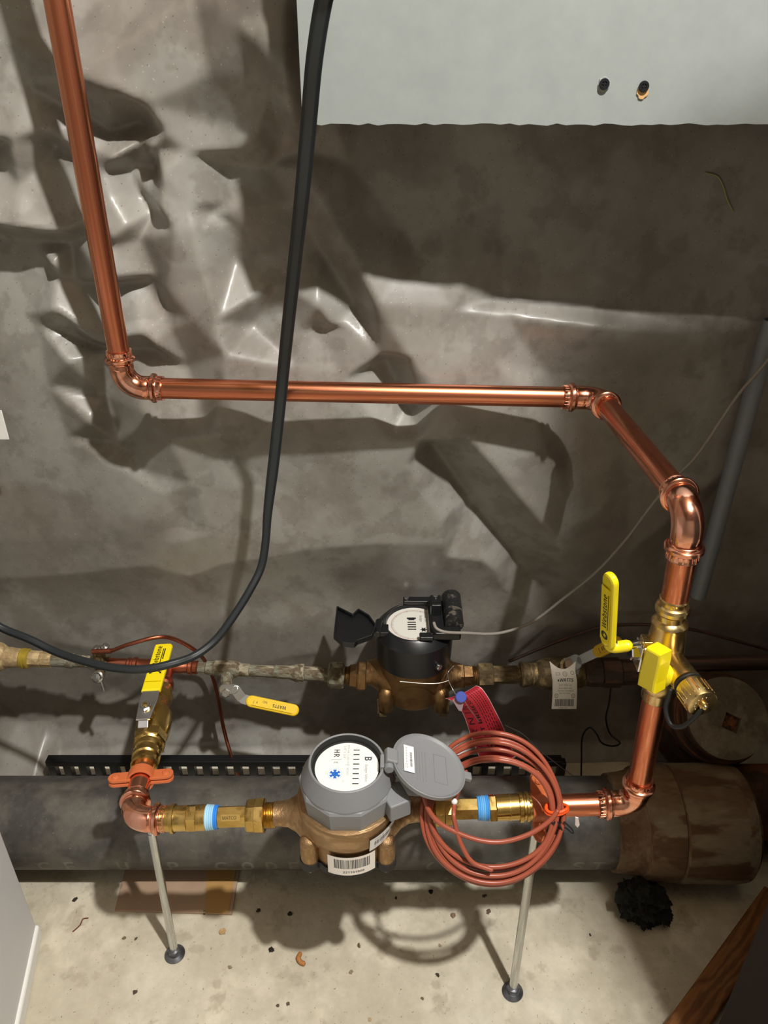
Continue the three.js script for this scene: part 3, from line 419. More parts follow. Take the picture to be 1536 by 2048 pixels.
  wrap(y => lerp(0.0478, 0.0507, clamp((y - 0.283) / 0.026, 0, 1)), 0.46, 1.36, 0.2865, 0.3045, 0.0075, canvasTex(512, 200, (x, w, h) => { x.fillStyle = '#e6e4e4'; x.fillRect(0, 0, w, h); barcode(x, 60, 70, 390, 70, 12); x.fillStyle = '#333'; x.font = '26px sans-serif'; x.fillText('MODEL 25  5/8', 60, 50); x.fillText('0612   1808', 60, 176); }), 'white tilted barcode label');
  done(t);
}

// ---------------------------------------------------------------- branch with ball valve and clamp on the left
{
  const by = c => L3(CL, TEE, onAxis(CL, TEE, 'y', c)); const BL = (l, s, cr, turn) => pxLathe(CL, TEE, 'y', l, s, cr, turn);
  const t = thing('ball_valve', 'brass ball valve with a chrome and yellow lever above the left orange clamp', 'valve');
  part('body', BL([[1536, 25], [1532, 27], [1528, 25], [1520, 25], [1518, 28], [1511, 28], [1509, 24.5], [1503, 24], [1500, 26.5], [1494, 27], [1492, 30]]), M.brass, t);
  part('hex', BL([[1493, 30], [1490, 33], [1476, 33], [1474, 31]], 8, 0.25), M.brass, t);
  part('barrel', BL([[1476, 30], [1468, 33], [1452, 34], [1436, 33], [1424, 28], [1414, 24], [1404, 22], [1400, 24], [1394, 24], [1391, 21], [1384, 20], [1380, 20]]), M.brass, t);
  const S0 = by(1452), S = S0.clone().add(V(-0.004, 0.030, 0.002)); const nrm = V(0, 1, 0.1).normalize();
  part('stem', cyl(off(S0, nrm, 0.012), off(S, nrm, 0.002), 0.007, 24), M.brass, t);
  part('nut', axial(hexProf(0, 0.0055, 0.0062, 0.001), off(S, nrm, 0.0022), nrm, 6, 0.2), M.chrome, t);
  part('stem_tip', cyl(off(S, nrm, 0.0075), off(S, nrm, 0.0095), 0.003, 16), M.brass, t);
  let lo = 0.5, hi = 1.0; for (let i = 0; i < 40; i++) { const m = (lo + hi) / 2; if (P(329, 1290, m).distanceTo(S) < 0.118) lo = m; else hi = m; } const End = P(329, 1290, lo);
  const u = dirOf(S, End), side = u.clone().cross(nrm).normalize(), n = side.clone().cross(u).normalize(), LL = S.distanceTo(End);
  part('lever', merge(slab([[-0.018, -0.008], [0.012, -0.0105], [LL * 0.5, -0.0095], [LL * 0.5, 0.0095], [0.012, 0.0105], [-0.018, 0.008]], 0.0026, S, u, side.clone().negate(), n, 0.0006), box(0.009, 0.012, 0.0026, off(S, u, -0.020).addScaledVector(n, -0.005), u.clone().addScaledVector(n, 0.8).normalize(), side, u.clone().addScaledVector(n, 0.8).normalize().cross(side), 0.001)), M.chromeSoft, t, 'chrome lever plate');
  const y0 = LL * 0.25; const gl = [[y0, -0.0115], [LL - 0.004, -0.0115], [LL - 0.0005, -0.009], [LL, -0.005], [LL, 0.005], [LL - 0.0005, 0.009], [LL - 0.004, 0.0115], [y0, 0.0115]];
  part('grip', slab(gl, 0.0058, S, u, side.clone().negate(), n, 0.0018), M.yellow, t, 'yellow plastic grip');
  const ct = canvasTex(512, 140, (x, w, h) => { x.fillStyle = '#f2dc12'; x.fillRect(0, 0, w, h); x.fillStyle = '#161610'; x.font = 'bold 62px sans-serif'; x.fillText('Webstone', 190, 66); x.fillRect(250, 80, 200, 8); x.fillRect(300, 94, 150, 10); x.lineWidth = 10; x.strokeStyle = '#161610'; for (const s of [-1, 1]) { x.beginPath(); x.moveTo(130, 70 + s * 6); x.quadraticCurveTo(132, 70 + s * 30, 112, 70 + s * 46); x.stroke(); x.beginPath(); x.moveTo(96, 70 + s * 54); x.lineTo(126, 70 + s * 50); x.lineTo(108, 70 + s * 28); x.fill(); } x.font = '20px sans-serif'; x.fillText('OPEN', 140, 120); x.fillText('CLOSED', 138, 34); });
  const g = new THREE.PlaneGeometry(LL * 0.6, 0.0195); place(g, off(S, u, LL * 0.67).addScaledVector(n, 0.003), u, n.clone().cross(u), n); part('grip_print', g, std(0xffffff, 0.4, 0, { map: ct, ...ink }), t, 'black lettering on the grip');
  done(t);
  pipe('short copper stub inside the left orange clamp', off(CL, dT, 0.028), by(1528), R34, M.copperFit);

  // tee on the old line
  const T = thing('copper_tee', 'dull copper press tee on the old line under the black cable', 'pipe tee');
  const OL0 = P(0, 1314, 0.80), OL1 = P(690, 1351, 0.80);
  part('run', pxLathe(OL0, OL1, 'x', [[254, 11], [256, 13], [261, 13], [262, 11.5], [266, 11.5], [268, 14.5], [274, 14.5], [276, 12], [296, 12], [300, 13.5], [364, 13.5], [368, 12.5], [376, 12.5], [378, 15.5], [384, 15.5], [386, 13], [394, 14], [396, 12]]), M.copperOld, T);
  part('branch', merge(BL([[1340, 14], [1360, 15], [1366, 16.5], [1369, 20], [1375, 20.5], [1378, 17], [1386, 16.5]].map(p => p).sort((a, b) => b[0] - a[0]))), M.copperOld, T);
  done(T);
}
function clampThing(label, C, ax, ear, lenA, R) {
  const t = thing('pipe_clamp', label, 'pipe clamp'); const [X0] = [ear]; const a = ax.clone().normalize(), e = ear.clone().addScaledVector(a, -ear.dot(a)).normalize(), n = e.clone().cross(a).normalize(); const top = n.y > 0 ? n : n.clone().negate();
  for (const s of [1, -1]) { const y = top.clone().multiplyScalar(s); const z = e.clone().cross(y).normalize(); const o = [];
    for (let i = 0; i <= 24; i++) { const th = Math.PI * i / 24; o.push([Math.cos(th) * (R + 0.0026), Math.max(0.0012, Math.sin(th) * (R + 0.0026))]); }
    for (let i = 24; i >= 0; i--) { const th = Math.PI * i / 24; o.push([Math.cos(th) * R, Math.max(0.0006, Math.sin(th) * R)]); }
    const ears = [1, -1].map(q => slab(capsule2(0.030, 0.0145), 0.0036, C.clone().addScaledVector(e, q * (R + 0.0075)).addScaledVector(y, 0.0026), e, z, e.clone().cross(z), 0.0008));
    part('half_ring', merge(slab(o, lenA, C, e, y, z, 0.0006), ears), M.orangeCoat, t); }
  for (const q of [1, -1]) { const c = C.clone().addScaledVector(e, q * (R + 0.0145)).addScaledVector(top, 0.0044); const [bx, by2, bz] = basis(top); part('screw', merge(axial([[0, 0], [0, 0.0042], [0.0012, 0.0034], [0.0018, 0.0018], [0.0018, 0]], c, top, 18), box(0.0050, 0.0005, 0.0009, c.clone().addScaledVector(top, 0.0018), bx, by2, bz, 0.0002, 1), box(0.0009, 0.0005, 0.0050, c.clone().addScaledVector(top, 0.0018), bx, by2, bz, 0.0002, 1)), M.orangeCoat, t); }
  return done(t);
}
const CLA = L3(CL, TEE, onAxis(CL, TEE, 'y', 1556)), CLB = nx(1078);
clampThing('orange coated pipe clamp with level ears on the left copper stub', CLA, dT, SX, 0.013, R34 + 0.0008);
clampThing('orange coated pipe clamp with upright ears beside the coiled cable', CLB, dN, V(0, 0.83, -0.55), 0.016, R34 + 0.0008);
function rodThing(label, top, foot) {
  const t = thing('support_rod', label, 'support rod'); const d = dirOf(foot, top), L = foot.distanceTo(top);
  const pr = [[0.002, 0]]; const nT = Math.floor(L / 0.0028); pr.push([0.002, 0.0046]); for (let i = 0; i <= 60; i++) pr.push([lerp(0.004, L, i / 60), 0.0047]); pr.push([L, 0]);
  part('rod', axial(pr, foot, d, 20, 0.6), M.zinc, t);
  part('sleeve', axial(cylProf(L * 0.74, L * 0.745, 0.0052), foot, d, 20), M.zincDark, t);
  part('flange', axial([[0, 0], [0, 0.0118], [0.0015, 0.0122], [0.003, 0.0105], [0.005, 0.008], [0.005, 0]], foot.clone().setY(0), UP, 28), M.zincDark, t);
  part('hex_nut', axial(hexProf(0.0045, 0.0105, 0.0078, 0.001), foot.clone().setY(0), UP, 6, 0.2, 0.4), M.zincDark, t);
  return done(t);
}
rodThing('zinc support rod from the left clamp to a floor flange near the cardboard', CLA.clone().add(V(0, -0.012, 0)), G(350, 1909, 0));
rodThing('zinc support rod under the coiled cable with a dark round floor flange', CLB.clone().add(V(0, -0.012, 0)), G(1025, 1984, 0));

// ---------------------------------------------------------------- coiled cable
{
  const t = thing('cable_coil', 'coil of red-brown signal cable hanging over the new copper line', 'cable coil');
  const Z = (x, y) => [820 + x / 2.954, 1430 + y / 2.954]; const dAt = (py, o, px = 1000) => lerp(0.455, 0.538, (1770 - py) / 325) + o + 0.036 * (1 - step(py, 1556, 1606)) * (1 - step(px, 930, 1000));
  const loops = [[40, 1004, 62, 908, 0.004], [128, 1000, 82, 896, -0.002], [146, 968, 92, 884, 0.002], [164, 962, 102, 872, -0.004], [214, 914, 116, 862, 0.001], [264, 898, 128, 852, -0.003]];
  const pts = []; const n = 44;
  loops.forEach((l, k) => { for (let i = 0; i < n; i++) { const nxt = loops[Math.min(k + 1, loops.length - 1)], s = i / n, [yt, yb, xl, xr, o] = l.map((v, j) => lerp(v, nxt[j], s)); const a = Math.PI * 0.02 + s * 6.2832; const cx = (xl + xr) / 2, cy = (yt + yb) / 2; const x = cx + Math.cos(a) * (xr - xl) / 2 * (1 + 0.03 * Math.sin(3 * a + k)), y = cy + Math.sin(a) * (yb - yt) / 2; const [px, py] = Z(x, y); pts.push(P(px, py, dAt(py, o, px))); } });
  part('cable', tube(pts, 0.00235, 900, 10), M.coilCable, t);
  const arc = [[80, 470], [110, 560], [165, 630], [290, 700], [420, 742], [530, 750], [640, 728], [740, 685], [830, 620], [870, 570]].map(([x, y], i) => { const [px, py] = Z(x, y); return P(px, py, dAt(py, -0.008)); });
  part('inner_loop', tube(arc, 0.00235, 80), M.coilCable, t);
  const tail = [[330, 330], [300, 420], [265, 510], [258, 590], [275, 680], [310, 780], [370, 870], [480, 915]].map(([x, y]) => { const [px, py] = Z(x, y); return P(px, py, dAt(py, 0.000, px) - (y > 560 ? 0.008 : 0)); });
  part('loose_end', tube(tail, 0.0022, 80), M.coilCable, t);
  { const [px, py] = Z(262, 512); part('splice', ball(P(px, py, dAt(py, -0.003)), 0.0031, 1, 12), M.white, t, 'white splice bead'); }
  const [tx, ty] = Z(862, 575), tc = P(tx, ty, dAt(ty, 0)); const e1 = V(1, 0.12, 0).normalize(), e2 = V(0, 0.2, 1).normalize();
  const ring = (r1, r2, dy, w) => { const l = []; for (let i = 0; i < 20; i++) { const a = i / 20 * 6.283; l.push(tc.clone().addScaledVector(e1, Math.cos(a) * r1).addScaledVector(e2, Math.sin(a) * r2).add(V(0, dy + Math.sin(a * 2) * 0.001, 0))); } return tube(l, w, 60, 8, true); };
  part('orange_tie', merge(ring(0.0105, 0.007, 0.004, 0.0017), ring(0.0100, 0.007, 0.0068, 0.0016)), std(0xff5a1e, 0.4), t, 'bright orange twist tie');
  const bt = []; const r = rng(3); for (let k = 0; k < 5; k++) { const o = tc.clone().add(V((k - 2) * 0.003, -0.001, 0.010)); bt.push(tube([o.clone(), o.clone().add(V((r() - 0.5) * 0.02, -0.006 - r() * 0.005, 0.002)), o.clone().add(V((r() - 0.5) * 0.024, -0.010 - r() * 0.01, -0.001)), o.clone().add(V((r() - 0.3) * 0.02, -0.004 - r() * 0.01, -0.003))], 0.0008, 20, 6)); }
  part('black_tie', merge(bt), M.rubber, t, 'tangled black wire tie');
  const wt = tc.clone().add(V(0.019, -0.006, 0.006)); part('white_tag', slab([[-0.002, 0.007], [0.001, 0.006], [0.0035, -0.004], [0.002, -0.008], [-0.001, -0.004]], 0.0012, wt, SX, UP, SZ, 0.0003), std(0xe8d8d4, 0.6), t, 'pale scrap in the tie');
  done(t);
}

// ---------------------------------------------------------------- old line
const QA = P(0, 1314, 0.80), QB = P(690, 1351, 0.80), QC = P(960, 1351, 0.80), QD = P(1536, 1338, 0.80);
const OL = (l, s, c, tn) => pxLathe(QA, QB, 'x', l, s, c, tn), OR = (l, s, c, tn) => pxLathe(QC, QD, 'x', l, s, c, tn);
const ox = c => L3(QA, QB, onAxis(QA, QB, 'x', c)), orx = c => L3(QC, QD, onAxis(QC, QD, 'x', c));
{
  const t = thing('pipe_union', 'large tan brass union at the far left end of the old line', 'pipe fitting');
  part('bulb', ball(ox(-6), 0.0185, 1.15, 24), M.tanBrass, t); part('barrel', OL([[-30, 20], [0, 20], [20, 21], [40, 19], [44, 19]]), M.tanBrass, t);
  part('gasket_ring', OL([[42, 19], [44, 20.5], [50, 20.5], [52, 18], [54, 20], [58, 20], [60, 17]]), std(0xb8a040, 0.45, 0.5), t, 'yellow brass ring');
  part('nut', OL([[60, 16.5], [82, 16.5], [83, 15], [84, 15.5], [104, 15.5], [105, 13]], 8, 0.3), M.tanBrass, t); done(t);
}
solo('pipe_nipple', 'grimy brown pipe nipple between the tan union and the ground clamp', 'pipe', OL([[103, 13.5], [133, 13.5], [134, 15], [146, 15], [148, 12.5], [158, 12.5], [160, 11.5], [164, 12.5], [170, 11.5], [176, 12], [196, 11]]), M.patina);
solo('copper_pipe', 'dusty thin copper pipe between the ground clamp and the tee', 'pipe', OL([[190, 10], [258, 10.5]]), M.copperOld);
{
  const c = ox(205), t = thing('ground_clamp', 'bronze ground clamp with silver screws on the old line', 'pipe clamp'); const a = dirOf(QA, QB);
  part('band', merge(axial([[-0.008, 0.0072], [-0.008, 0.0098], [0.008, 0.0098], [0.008, 0.0072], [-0.008, 0.0072]], c, a, 28), box(0.013, 0.026, 0.014, c.clone().add(V(0, 0.016, 0.004)), SX, UP, SZ, 0.003), box(0.012, 0.012, 0.012, c.clone().add(V(-0.003, -0.012, 0.008)), SX, UP, SZ, 0.003)), M.oldBrass, t);
  for (const [x, y, z] of [[0.000, 0.032, 0.008], [0.010, 0.032, 0.003]]) part('screw', merge(axial([[0, 0], [0, 0.0055], [0.002, 0.0054], [0.004, 0.0038], [0.0048, 0]], c.clone().add(V(x, y - 0.003, z)), UP, 20), box(0.001, 0.0035, 0.009, c.clone().add(V(x, y + 0.0012, z)))), M.zinc, t);
  part('bolt', merge(axial([[0, 0], [0, 0.008], [0.003, 0.008], [0.0045, 0.006], [0.007, 0.005], [0.0075, 0]], c.clone().add(V(-0.004, -0.013, 0.014)), V(0, 0.6, 0.8).normalize(), 22), cyl(c.clone().add(V(-0.003, -0.020, 0.010)), c.clone().add(V(-0.001, -0.040, 0.012)), 0.0024, 12)), M.zinc, t);
  part('wire_lug', cyl(P(184, 1303, 0.787), P(224, 1302, 0.787), 0.0034, 14), M.copperOld, t); done(t);
}
solo('ground_wire', 'stranded copper ground wire arching behind the yellow grip to the floor', 'wire', tube([[186, 1302, 0.787], [215, 1303, 0.787], [260, 1288, 0.785], [318, 1274, 0.795], [345, 1277, 0.805], [385, 1297, 0.815], [412, 1325, 0.83], [428, 1362, 0.835], [438, 1405, 0.83], [447, 1455, 0.82], [462, 1510, 0.80], [484, 1566, 0.785], [492, 1582, 0.78]].map(a => P(...a)), 0.0027, 120), M.copperOld);
{
  const t = thing('ball_valve', 'corroded grey ball valve on the old line with a short yellow lever', 'valve');
  part('body', OL([[394, 10.5], [411, 11], [413, 14], [426, 14], [430, 16.5], [452, 17.5], [472, 17], [479, 15], [481, 13.5], [498, 13], [500, 11]], 12, 0.4), M.patina, t);
  const c = ox(455), sd = V(0.08, -0.35, 0.93).normalize(); part('stem', axial([[0.006, 0], [0.006, 0.0085], [0.020, 0.008], [0.024, 0.0065], [0.030, 0.006], [0.030, 0]], c, sd, 20), M.patina, t);
  const k = P(453, 1385, 0.765); part('nut', axial(hexProf(0, 0.005, 0.0062, 0.001), k, V(0, 0.5, 0.86).normalize(), 6, 0.2), M.zinc, t);
  const h0 = P(445, 1378, 0.768), h1 = P(470, 1378, 0.765), h2 = P(484, 1397, 0.760), h3 = P(500, 1402, 0.757), h4 = P(590, 1421, 0.752);
  const strip = (pts, w, th) => { const l = []; for (let i = 0; i < pts.length - 1; i++) { const a = pts[i], b = pts[i + 1], u = dirOf(a, b), n = V(0, 0.72, 0.69); n.addScaledVector(u, -n.dot(u)).normalize(); const s = n.clone().cross(u); l.push(slab(capsule2(a.distanceTo(b) + w * 0.7, w), th, L3(a, b, 0.5), u, s, u.clone().cross(s), th * 0.3)); } return merge(l); };
  part('lever', strip([h0, h1, h2, h3], 0.013, 0.0024), M.zinc, t, 'bare steel lever end');
  part('grip', strip([h3, h4], 0.0155, 0.0085), std(0xe8c21a, 0.4), t, 'worn yellow grip');
  { const u = dirOf(h3, h4), n = V(0, 0.72, 0.69); n.addScaledVector(u, -n.dot(u)).normalize(); const g = new THREE.PlaneGeometry(0.055, 0.009); place(g, L3(h3, h4, 0.5).addScaledVector(n, 0.0046), u, n.clone().cross(u), n); part('grip_print', g, std(0xffffff, 0.45, 0, { map: canvasTex(512, 84, (x, w, h) => { x.fillStyle = '#e8c21a'; x.fillRect(0, 0, w, h); x.fillStyle = '#2a2010'; x.font = 'bold 54px sans-serif'; x.save(); x.translate(430, 20); x.rotate(Math.PI); x.fillText('WATTS', 0, 0); x.restore(); x.font = '40px sans-serif'; x.fillText('[  4', 20, 56); x.fillText('ON', 130, 34); }), ...ink }), t, 'black lettering on the worn grip'); }
  done(t);
}
solo('copper_pipe', 'green-grey corroded pipe between the old valve and the flared fitting', 'pipe', OL([[498, 11.5], [548, 12], [550, 11]]), M.patina);
solo('flared_adapter', 'dark grey flared adapter on the corroded old pipe', 'pipe fitting', OL([[548, 12.5], [551, 13.5], [580, 14], [594, 18.5], [606, 19.5], [608, 18]], 10, 0.4), M.patina);
solo('copper_pipe', 'pale corroded pipe stub before the green union nut', 'pipe', OL([[606, 14], [657, 14.5]]), M.patina);
solo('union_nut', 'green corroded union nut on the left of the old meter', 'nut', OL([[655, 20], [658, 24], [664, 26.5], [684, 27], [688, 25], [689, 15]], 10, 0.35), M.patina);
{
  const t = thing('meter_spud', 'bronze threaded spud and hex nut left of the old meter', 'pipe fitting'); const th = []; for (let i = 0; i <= 6; i++) th.push([686 + i * 2, i % 2 ? 19 : 17.5]);
  part('thread', pxLathe(QA, QB, 'x', th, 28, 0.3), M.bronzeOld, t); part('nut', pxLathe(QA, QB, 'x', [[697, 20], [700, 24], [713, 26], [714, 29], [717, 31], [730, 31], [733, 29]], 6, 0.25, 0.2), M.bronzeOld, t); done(t);
}
// right of the old meter
{
  const t = thing('meter_spud', 'bronze threaded spud right of the old meter above the red tag', 'pipe fitting'); const th = []; for (let i = 0; i <= 6; i++) th.push([944 + i * 2, i % 2 ? 20 : 18.5]);
  part('nut', OR([[902, 20], [904, 26], [926, 26], [928, 23], [944, 22], [945, 19]], 6, 0.25, 0.4), M.bronzeOld, t); part('thread', OR(th, 28, 0.3), M.bronzeOld, t); done(t);
}
{ const t = thing('meter_coupling', 'dull brass coupling between the old meter and the tagged valve', 'coupling'); part('nut', OR([[955, 21], [957, 25], [984, 25], [986, 22]], 6, 0.25, 0.1), M.oldBrass, t); part('tailpiece', OR([[984, 17], [987, 18.5], [1030, 18.5], [1044, 17]], 6, 0.25), M.oldBrass, t); part('collar', OR([[1040, 24], [1043, 26], [1056, 24], [1064, 22]], 24), M.oldBrass, t); done(t); }
{
  const t = thing('ball_valve', 'dull brass ball valve carrying a crumpled white paper tag', 'valve');
  part('body', OR([[1062, 22], [1066, 23], [1072, 23], [1076, 26], [1084, 30], [1100, 32], [1130, 34], [1152, 31], [1164, 28], [1168, 25]], 16, 0.4), M.oldBrass, t);
  const c = orx(1128), nn = V(0, 0.86, 0.5).normalize(); part('stem', axial([[0.018, 0], [0.018, 0.0125], [0.032, 0.012], [0.032, 0]], c, nn, 24), M.oldBrass, t);
  const s = off(c, nn, 0.034); part('nut', axial(hexProf(0, 0.006, 0.008, 0.001), s, nn, 6, 0.2), std(0x7a6450, 0.6, 0.5), t, 'rusty stem nut');
  const e = P(1236, 1284, 0.765), u = dirOf(s, e), sd = nn.clone().cross(u).normalize(), n2 = u.clone().cross(sd);
  part('lever', merge(slab(capsule2(0.034, 0.021), 0.0026, off(s, u, 0.004), u, sd, n2, 0.0007), slab(capsule2(0.040, 0.013), 0.0026, off(s, u, 0.033), u, sd, n2, 0.0007), box(0.006, 0.014, 0.006, off(s, u, 0.012).addScaledVector(nn, -0.008).addScaledVector(sd, -0.008))), M.zinc, t, 'dusty steel lever');
  const L = s.distanceTo(e); part('grip', slab(capsule2(L - 0.034, 0.0165), 0.0065, off(s, u, 0.040 + (L - 0.034) / 2), u, sd, n2, 0.002), std(0xc9a414, 0.45), t, 'dull yellow grip');
  { const g = new THREE.PlaneGeometry(0.03, 0.011); place(g, off(s, u, 0.064).addScaledVector(n2.y > 0 ? n2 : n2.clone().negate(), 0.0034), u, (n2.y > 0 ? n2 : n2.clone().negate()).clone().cross(u), n2.y > 0 ? n2 : n2.clone().negate()); part('grip_print', g, std(0xffffff, 0.5, 0, { map: canvasTex(256, 96, (x, w, h) => { x.fillStyle = '#c9a414'; x.fillRect(0, 0, w, h); x.fillStyle = '#2a2410'; x.font = '70px sans-serif'; x.fillText('[', 10, 74); for (let i = 0; i < 6; i++) x.fillRect(50 + i * 22, 26, 9, 44); }), ...ink }), t); }
  done(t);
  // paper tag
  const tg = thing('paper_tag', 'white printed paper tag hanging from the dull brass valve', 'tag');
  const rows = [[1099, 1152, 1322, 0.757], [1102, 1150, 1338, 0.752], [1105, 1154, 1362, 0.751], [1105, 1154, 1390, 0.756], [1103, 1153, 1418, 0.760]];
  const pos = [], uv = [], idx = []; const nc = 10; rows.forEach(([a, b, y, d], j) => { for (let i = 0; i <= nc; i++) { const p = P(lerp(a, b, i / nc), y + (j === 0 ? 16 * Math.sin(i / nc * Math.PI) : 0), d + Math.sin(i * 1.1 + j) * 0.0006); pos.push(p.x, p.y, p.z); uv.push(i / nc, 1 - j / 4); } }); for (let j = 0; j < 4; j++) for (let i = 0; i < nc; i++) { const a = j * (nc + 1) + i; idx.push(a, a + nc + 1, a + nc + 2, a, a + nc + 2, a + 1); }
  const g = new THREE.BufferGeometry(); g.setAttribute('position', new THREE.Float32BufferAttribute(pos, 3)); g.setAttribute('uv', new THREE.Float32BufferAttribute(uv, 2)); g.setIndex(idx); g.computeVertexNormals();
  part('paper', g, std(0xffffff, 0.8, 0, { side: THREE.DoubleSide, map: canvasTex(256, 480, (x, w, h) => { x.fillStyle = '#cbc4b6'; x.fillRect(0, 0, w, h); x.strokeStyle = '#55504a'; x.lineWidth = 4; x.beginPath(); x.arc(140, 170, 22, 0, 7); x.stroke(); x.strokeRect(46, 158, 40, 22); x.beginPath(); x.arc(220, 158, 16, 0, 7); x.stroke(); x.fillStyle = '#55504a'; x.font = '24px sans-serif'; x.fillText('CE', 126, 179); x.fillStyle = '#1e1c1a'; x.font = 'italic bold 46px sans-serif'; x.fillText('WATTS', 70, 246); x.fillRect(56, 224, 12, 20); x.fillStyle = '#55504a'; x.font = '26px sans-serif'; x.fillText('3/4" FBV-3C', 66, 284); x.font = '20px sans-serif'; x.fillText('Brass Ball Valve', 64, 308); x.fillText('Full Port Threaded', 54, 330); x.fillText('600 PSI WOG', 70, 352); for (const cx of [42, 216]) { x.beginPath(); x.arc(cx, 366, 17, 0, 7); x.stroke(); x.fillText('UL', cx - 13, 373); } barcode(x, 30, 394, 196, 62, 21); x.font = '14px sans-serif'; x.fillText('0 98268 12345', 70, 474); }) }), tg); done(tg);
}
{ const t = thing('pipe_union', 'dark brown threaded union behind the yellow tee handle', 'pipe fitting'); part('bushing', OR([[1166, 24], [1172, 26], [1180, 28], [1200, 29], [1203, 27]], 12, 0.3), M.darkPipe, t); part('nut', OR([[1202, 27], [1204, 30], [1238, 30], [1241, 26], [1290, 25]], 8, 0.3), M.darkPipe, t); done(t); }
solo('service_pipe', 'dark reddish service pipe leaving behind the hose cap', 'pipe', axial([[0, 0], [0, 0.0105], [0.27, 0.0105], [0.27, 0]], orx(1285).add(V(0, 0.005, -0.008)), dirOf(QC, QD), 28), M.darkPipe);

// old meter
{
  const c = P(826, 1350, 0.80), t = thing('water_meter', 'old water meter with dusty black register and raised half lid', 'water meter');
  const cy = (p, s = 48, cr = 0.5, tn = 0) => axial(p, V(c.x, 0, c.z), UP, s, cr, tn), a = dirOf(QA, QC);
  const body = [cy([[0.184, 0], [0.184, 0.040], [0.188, 0.0425], [0.205, 0.0425], [0.225, 0.0455], [0.246, 0.0475], [0.249, 0.046], [0.249, 0]])];
  for (const s of [-1, 1]) { const g = axial([[0.02, 0.034], [0.036, 0.032], [0.046, 0.026], [0.055, 0.0195], [0.064, 0.0175], [0.064, 0]], V(0, 0, 0), a.clone().multiplyScalar(s), 32, 0.7); g.scale(1, 0.9, 1); g.translate(c.x, c.y + 0.002, c.z); body.push(g); }
  for (const [sx, sz] of [[-1, 1], [1, 1], [-1, -1], [1, -1]]) body.push(axial([[0.176, 0], [0.176, 0.010], [0.196, 0.0115], [0.205, 0.0108], [0.212, 0.0075], [0.2145, 0]], V(c.x + sx * 0.0365, 0, c.z + sz * 0.027), UP, 24, 0.9));
  part('body', merge(body), M.bronzeOld, t, 'worn bronze body');
  for (const [sx, sz] of [[-1, 1], [1, 1]]) part('clip', merge(box(0.0035, 0.026, 0.004, V(c.x + sx * 0.047, 0.182, c.z + sz * 0.029)), box(0.010, 0.006, 0.007, V(c.x + sx * 0.041, 0.169, c.z + sz * 0.030))), M.oldBrass, t);
  part('register', cy([[0.2485, 0], [0.2485, 0.050], [0.2905, 0.0515], [0.2925, 0.0500], [0.3015, 0.0425], [0.3030, 0.0405], [0.3025, 0.0375], [0.297, 0.036], [0.297, 0]]), M.blackPlastic, t, 'black register housing');
  const dg = new THREE.CircleGeometry(0.0362, 48); dg.rotateX(-Math.PI / 2); dg.translate(c.x, 0.2978, c.z);
  part('dial', dg, std(0xffffff, 0.4, 0, { map: canvasTex(512, 512, (x) => { x.fillStyle = '#d6d4cc'; x.fillRect(0, 0, 512, 512); x.strokeStyle = '#b04840'; x.lineWidth = 3; x.beginPath(); x.arc(256, 256, 214, 0, 7); x.stroke(); x.strokeStyle = '#333'; for (let i = 0; i < 100; i++) { const a = i / 100 * 6.283; x.lineWidth = i % 10 ? 2 : 4; x.beginPath(); x.moveTo(256 + Math.cos(a) * 196, 256 + Math.sin(a) * 196); x.lineTo(256 + Math.cos(a) * (i % 10 ? 210 : 216), 256 + Math.sin(a) * (i % 10 ? 210 : 216)); x.stroke(); } x.fillStyle = '#1b1b1b'; x.fillRect(190, 150, 84, 26); x.fillRect(204, 176, 56, 14); for (let i = 0; i < 4; i++) x.fillRect(194, 214 + i * 34, 78, 16); x.beginPath(); for (let i = 0; i < 12; i++) { const a = i / 12 * 6.283; x.lineTo(340 + Math.cos(a) * (i % 2 ? 18 : 38), 330 + Math.sin(a) * (i % 2 ? 18 : 38)); } x.fill(); x.font = '30px sans-serif'; x.save(); x.translate(310, 120); x.rotate(1.57); x.fillText('Badger', 0, 0); x.fillText('CUBIC', 20, -46); x.restore(); }) }), t, 'dusty white dial');
  part('dust', merge(cy([[0.3033, 0.0402], [0.3035, 0.0388], [0.3029, 0.0380]])), M.blackDusty, t);
  { const s = V(c.x + 0.030, 0.262, c.z + 0.0405), n = V(0.6, 0, 0.8); part('screw', merge(axial([[-0.002, 0], [-0.002, 0.0062], [0.0015, 0.0062], [0.0015, 0.0042]], s, n, 22)), M.blackPlastic, t); part('screw_head', axial([[0, 0.0042], [0.0035, 0.004], [0.0042, 0.003], [0.0042, 0.0016], [0.002, 0.0014], [0.002, 0]], s, n, 20), M.zinc, t); }
  // lid to the left
  { const h = 0.308, ll = [[675, 1221], [706, 1237], [717, 1226], [737, 1238], [751, 1257], [742, 1278], [714, 1288], [708, 1294], [686, 1292], [669, 1277]].map(([x, y]) => G(x, y, h)); const m = ll.reduce((s, p) => s.add(p), V(0, 0, 0)).multiplyScalar(1 / ll.length);
    const out = ll.map(p => [p.x - m.x, -(p.z - m.z)]); const rim = []; for (let i = 0; i < ll.length; i++) { const p = ll[i], q = ll[(i + 1) % ll.length]; rim.push(box(p.distanceTo(q) + 0.001, 0.008, 0.0022, L3(p, q, 0.5).add(V(0, 0.003, 0)), dirOf(p, q), UP, dirOf(p, q).cross(UP), 0.0008)); }
    part('lid', merge(slab(out.slice().reverse(), 0.003, m, SX, SZ.clone().negate(), UP, 0.0008), rim), M.blackPlastic, t, 'open black half lid');
    const hp = G(757, 1256, 0.304); part('hinge', merge(cyl(hp.clone().add(V(0.001, 0, -0.014)), hp.clone().add(V(-0.002, 0, 0.014)), 0.0048, 16), box(0.014, 0.007, 0.018, hp.clone().add(V(0.006, -0.004, 0)))), M.blackPlastic, t); }
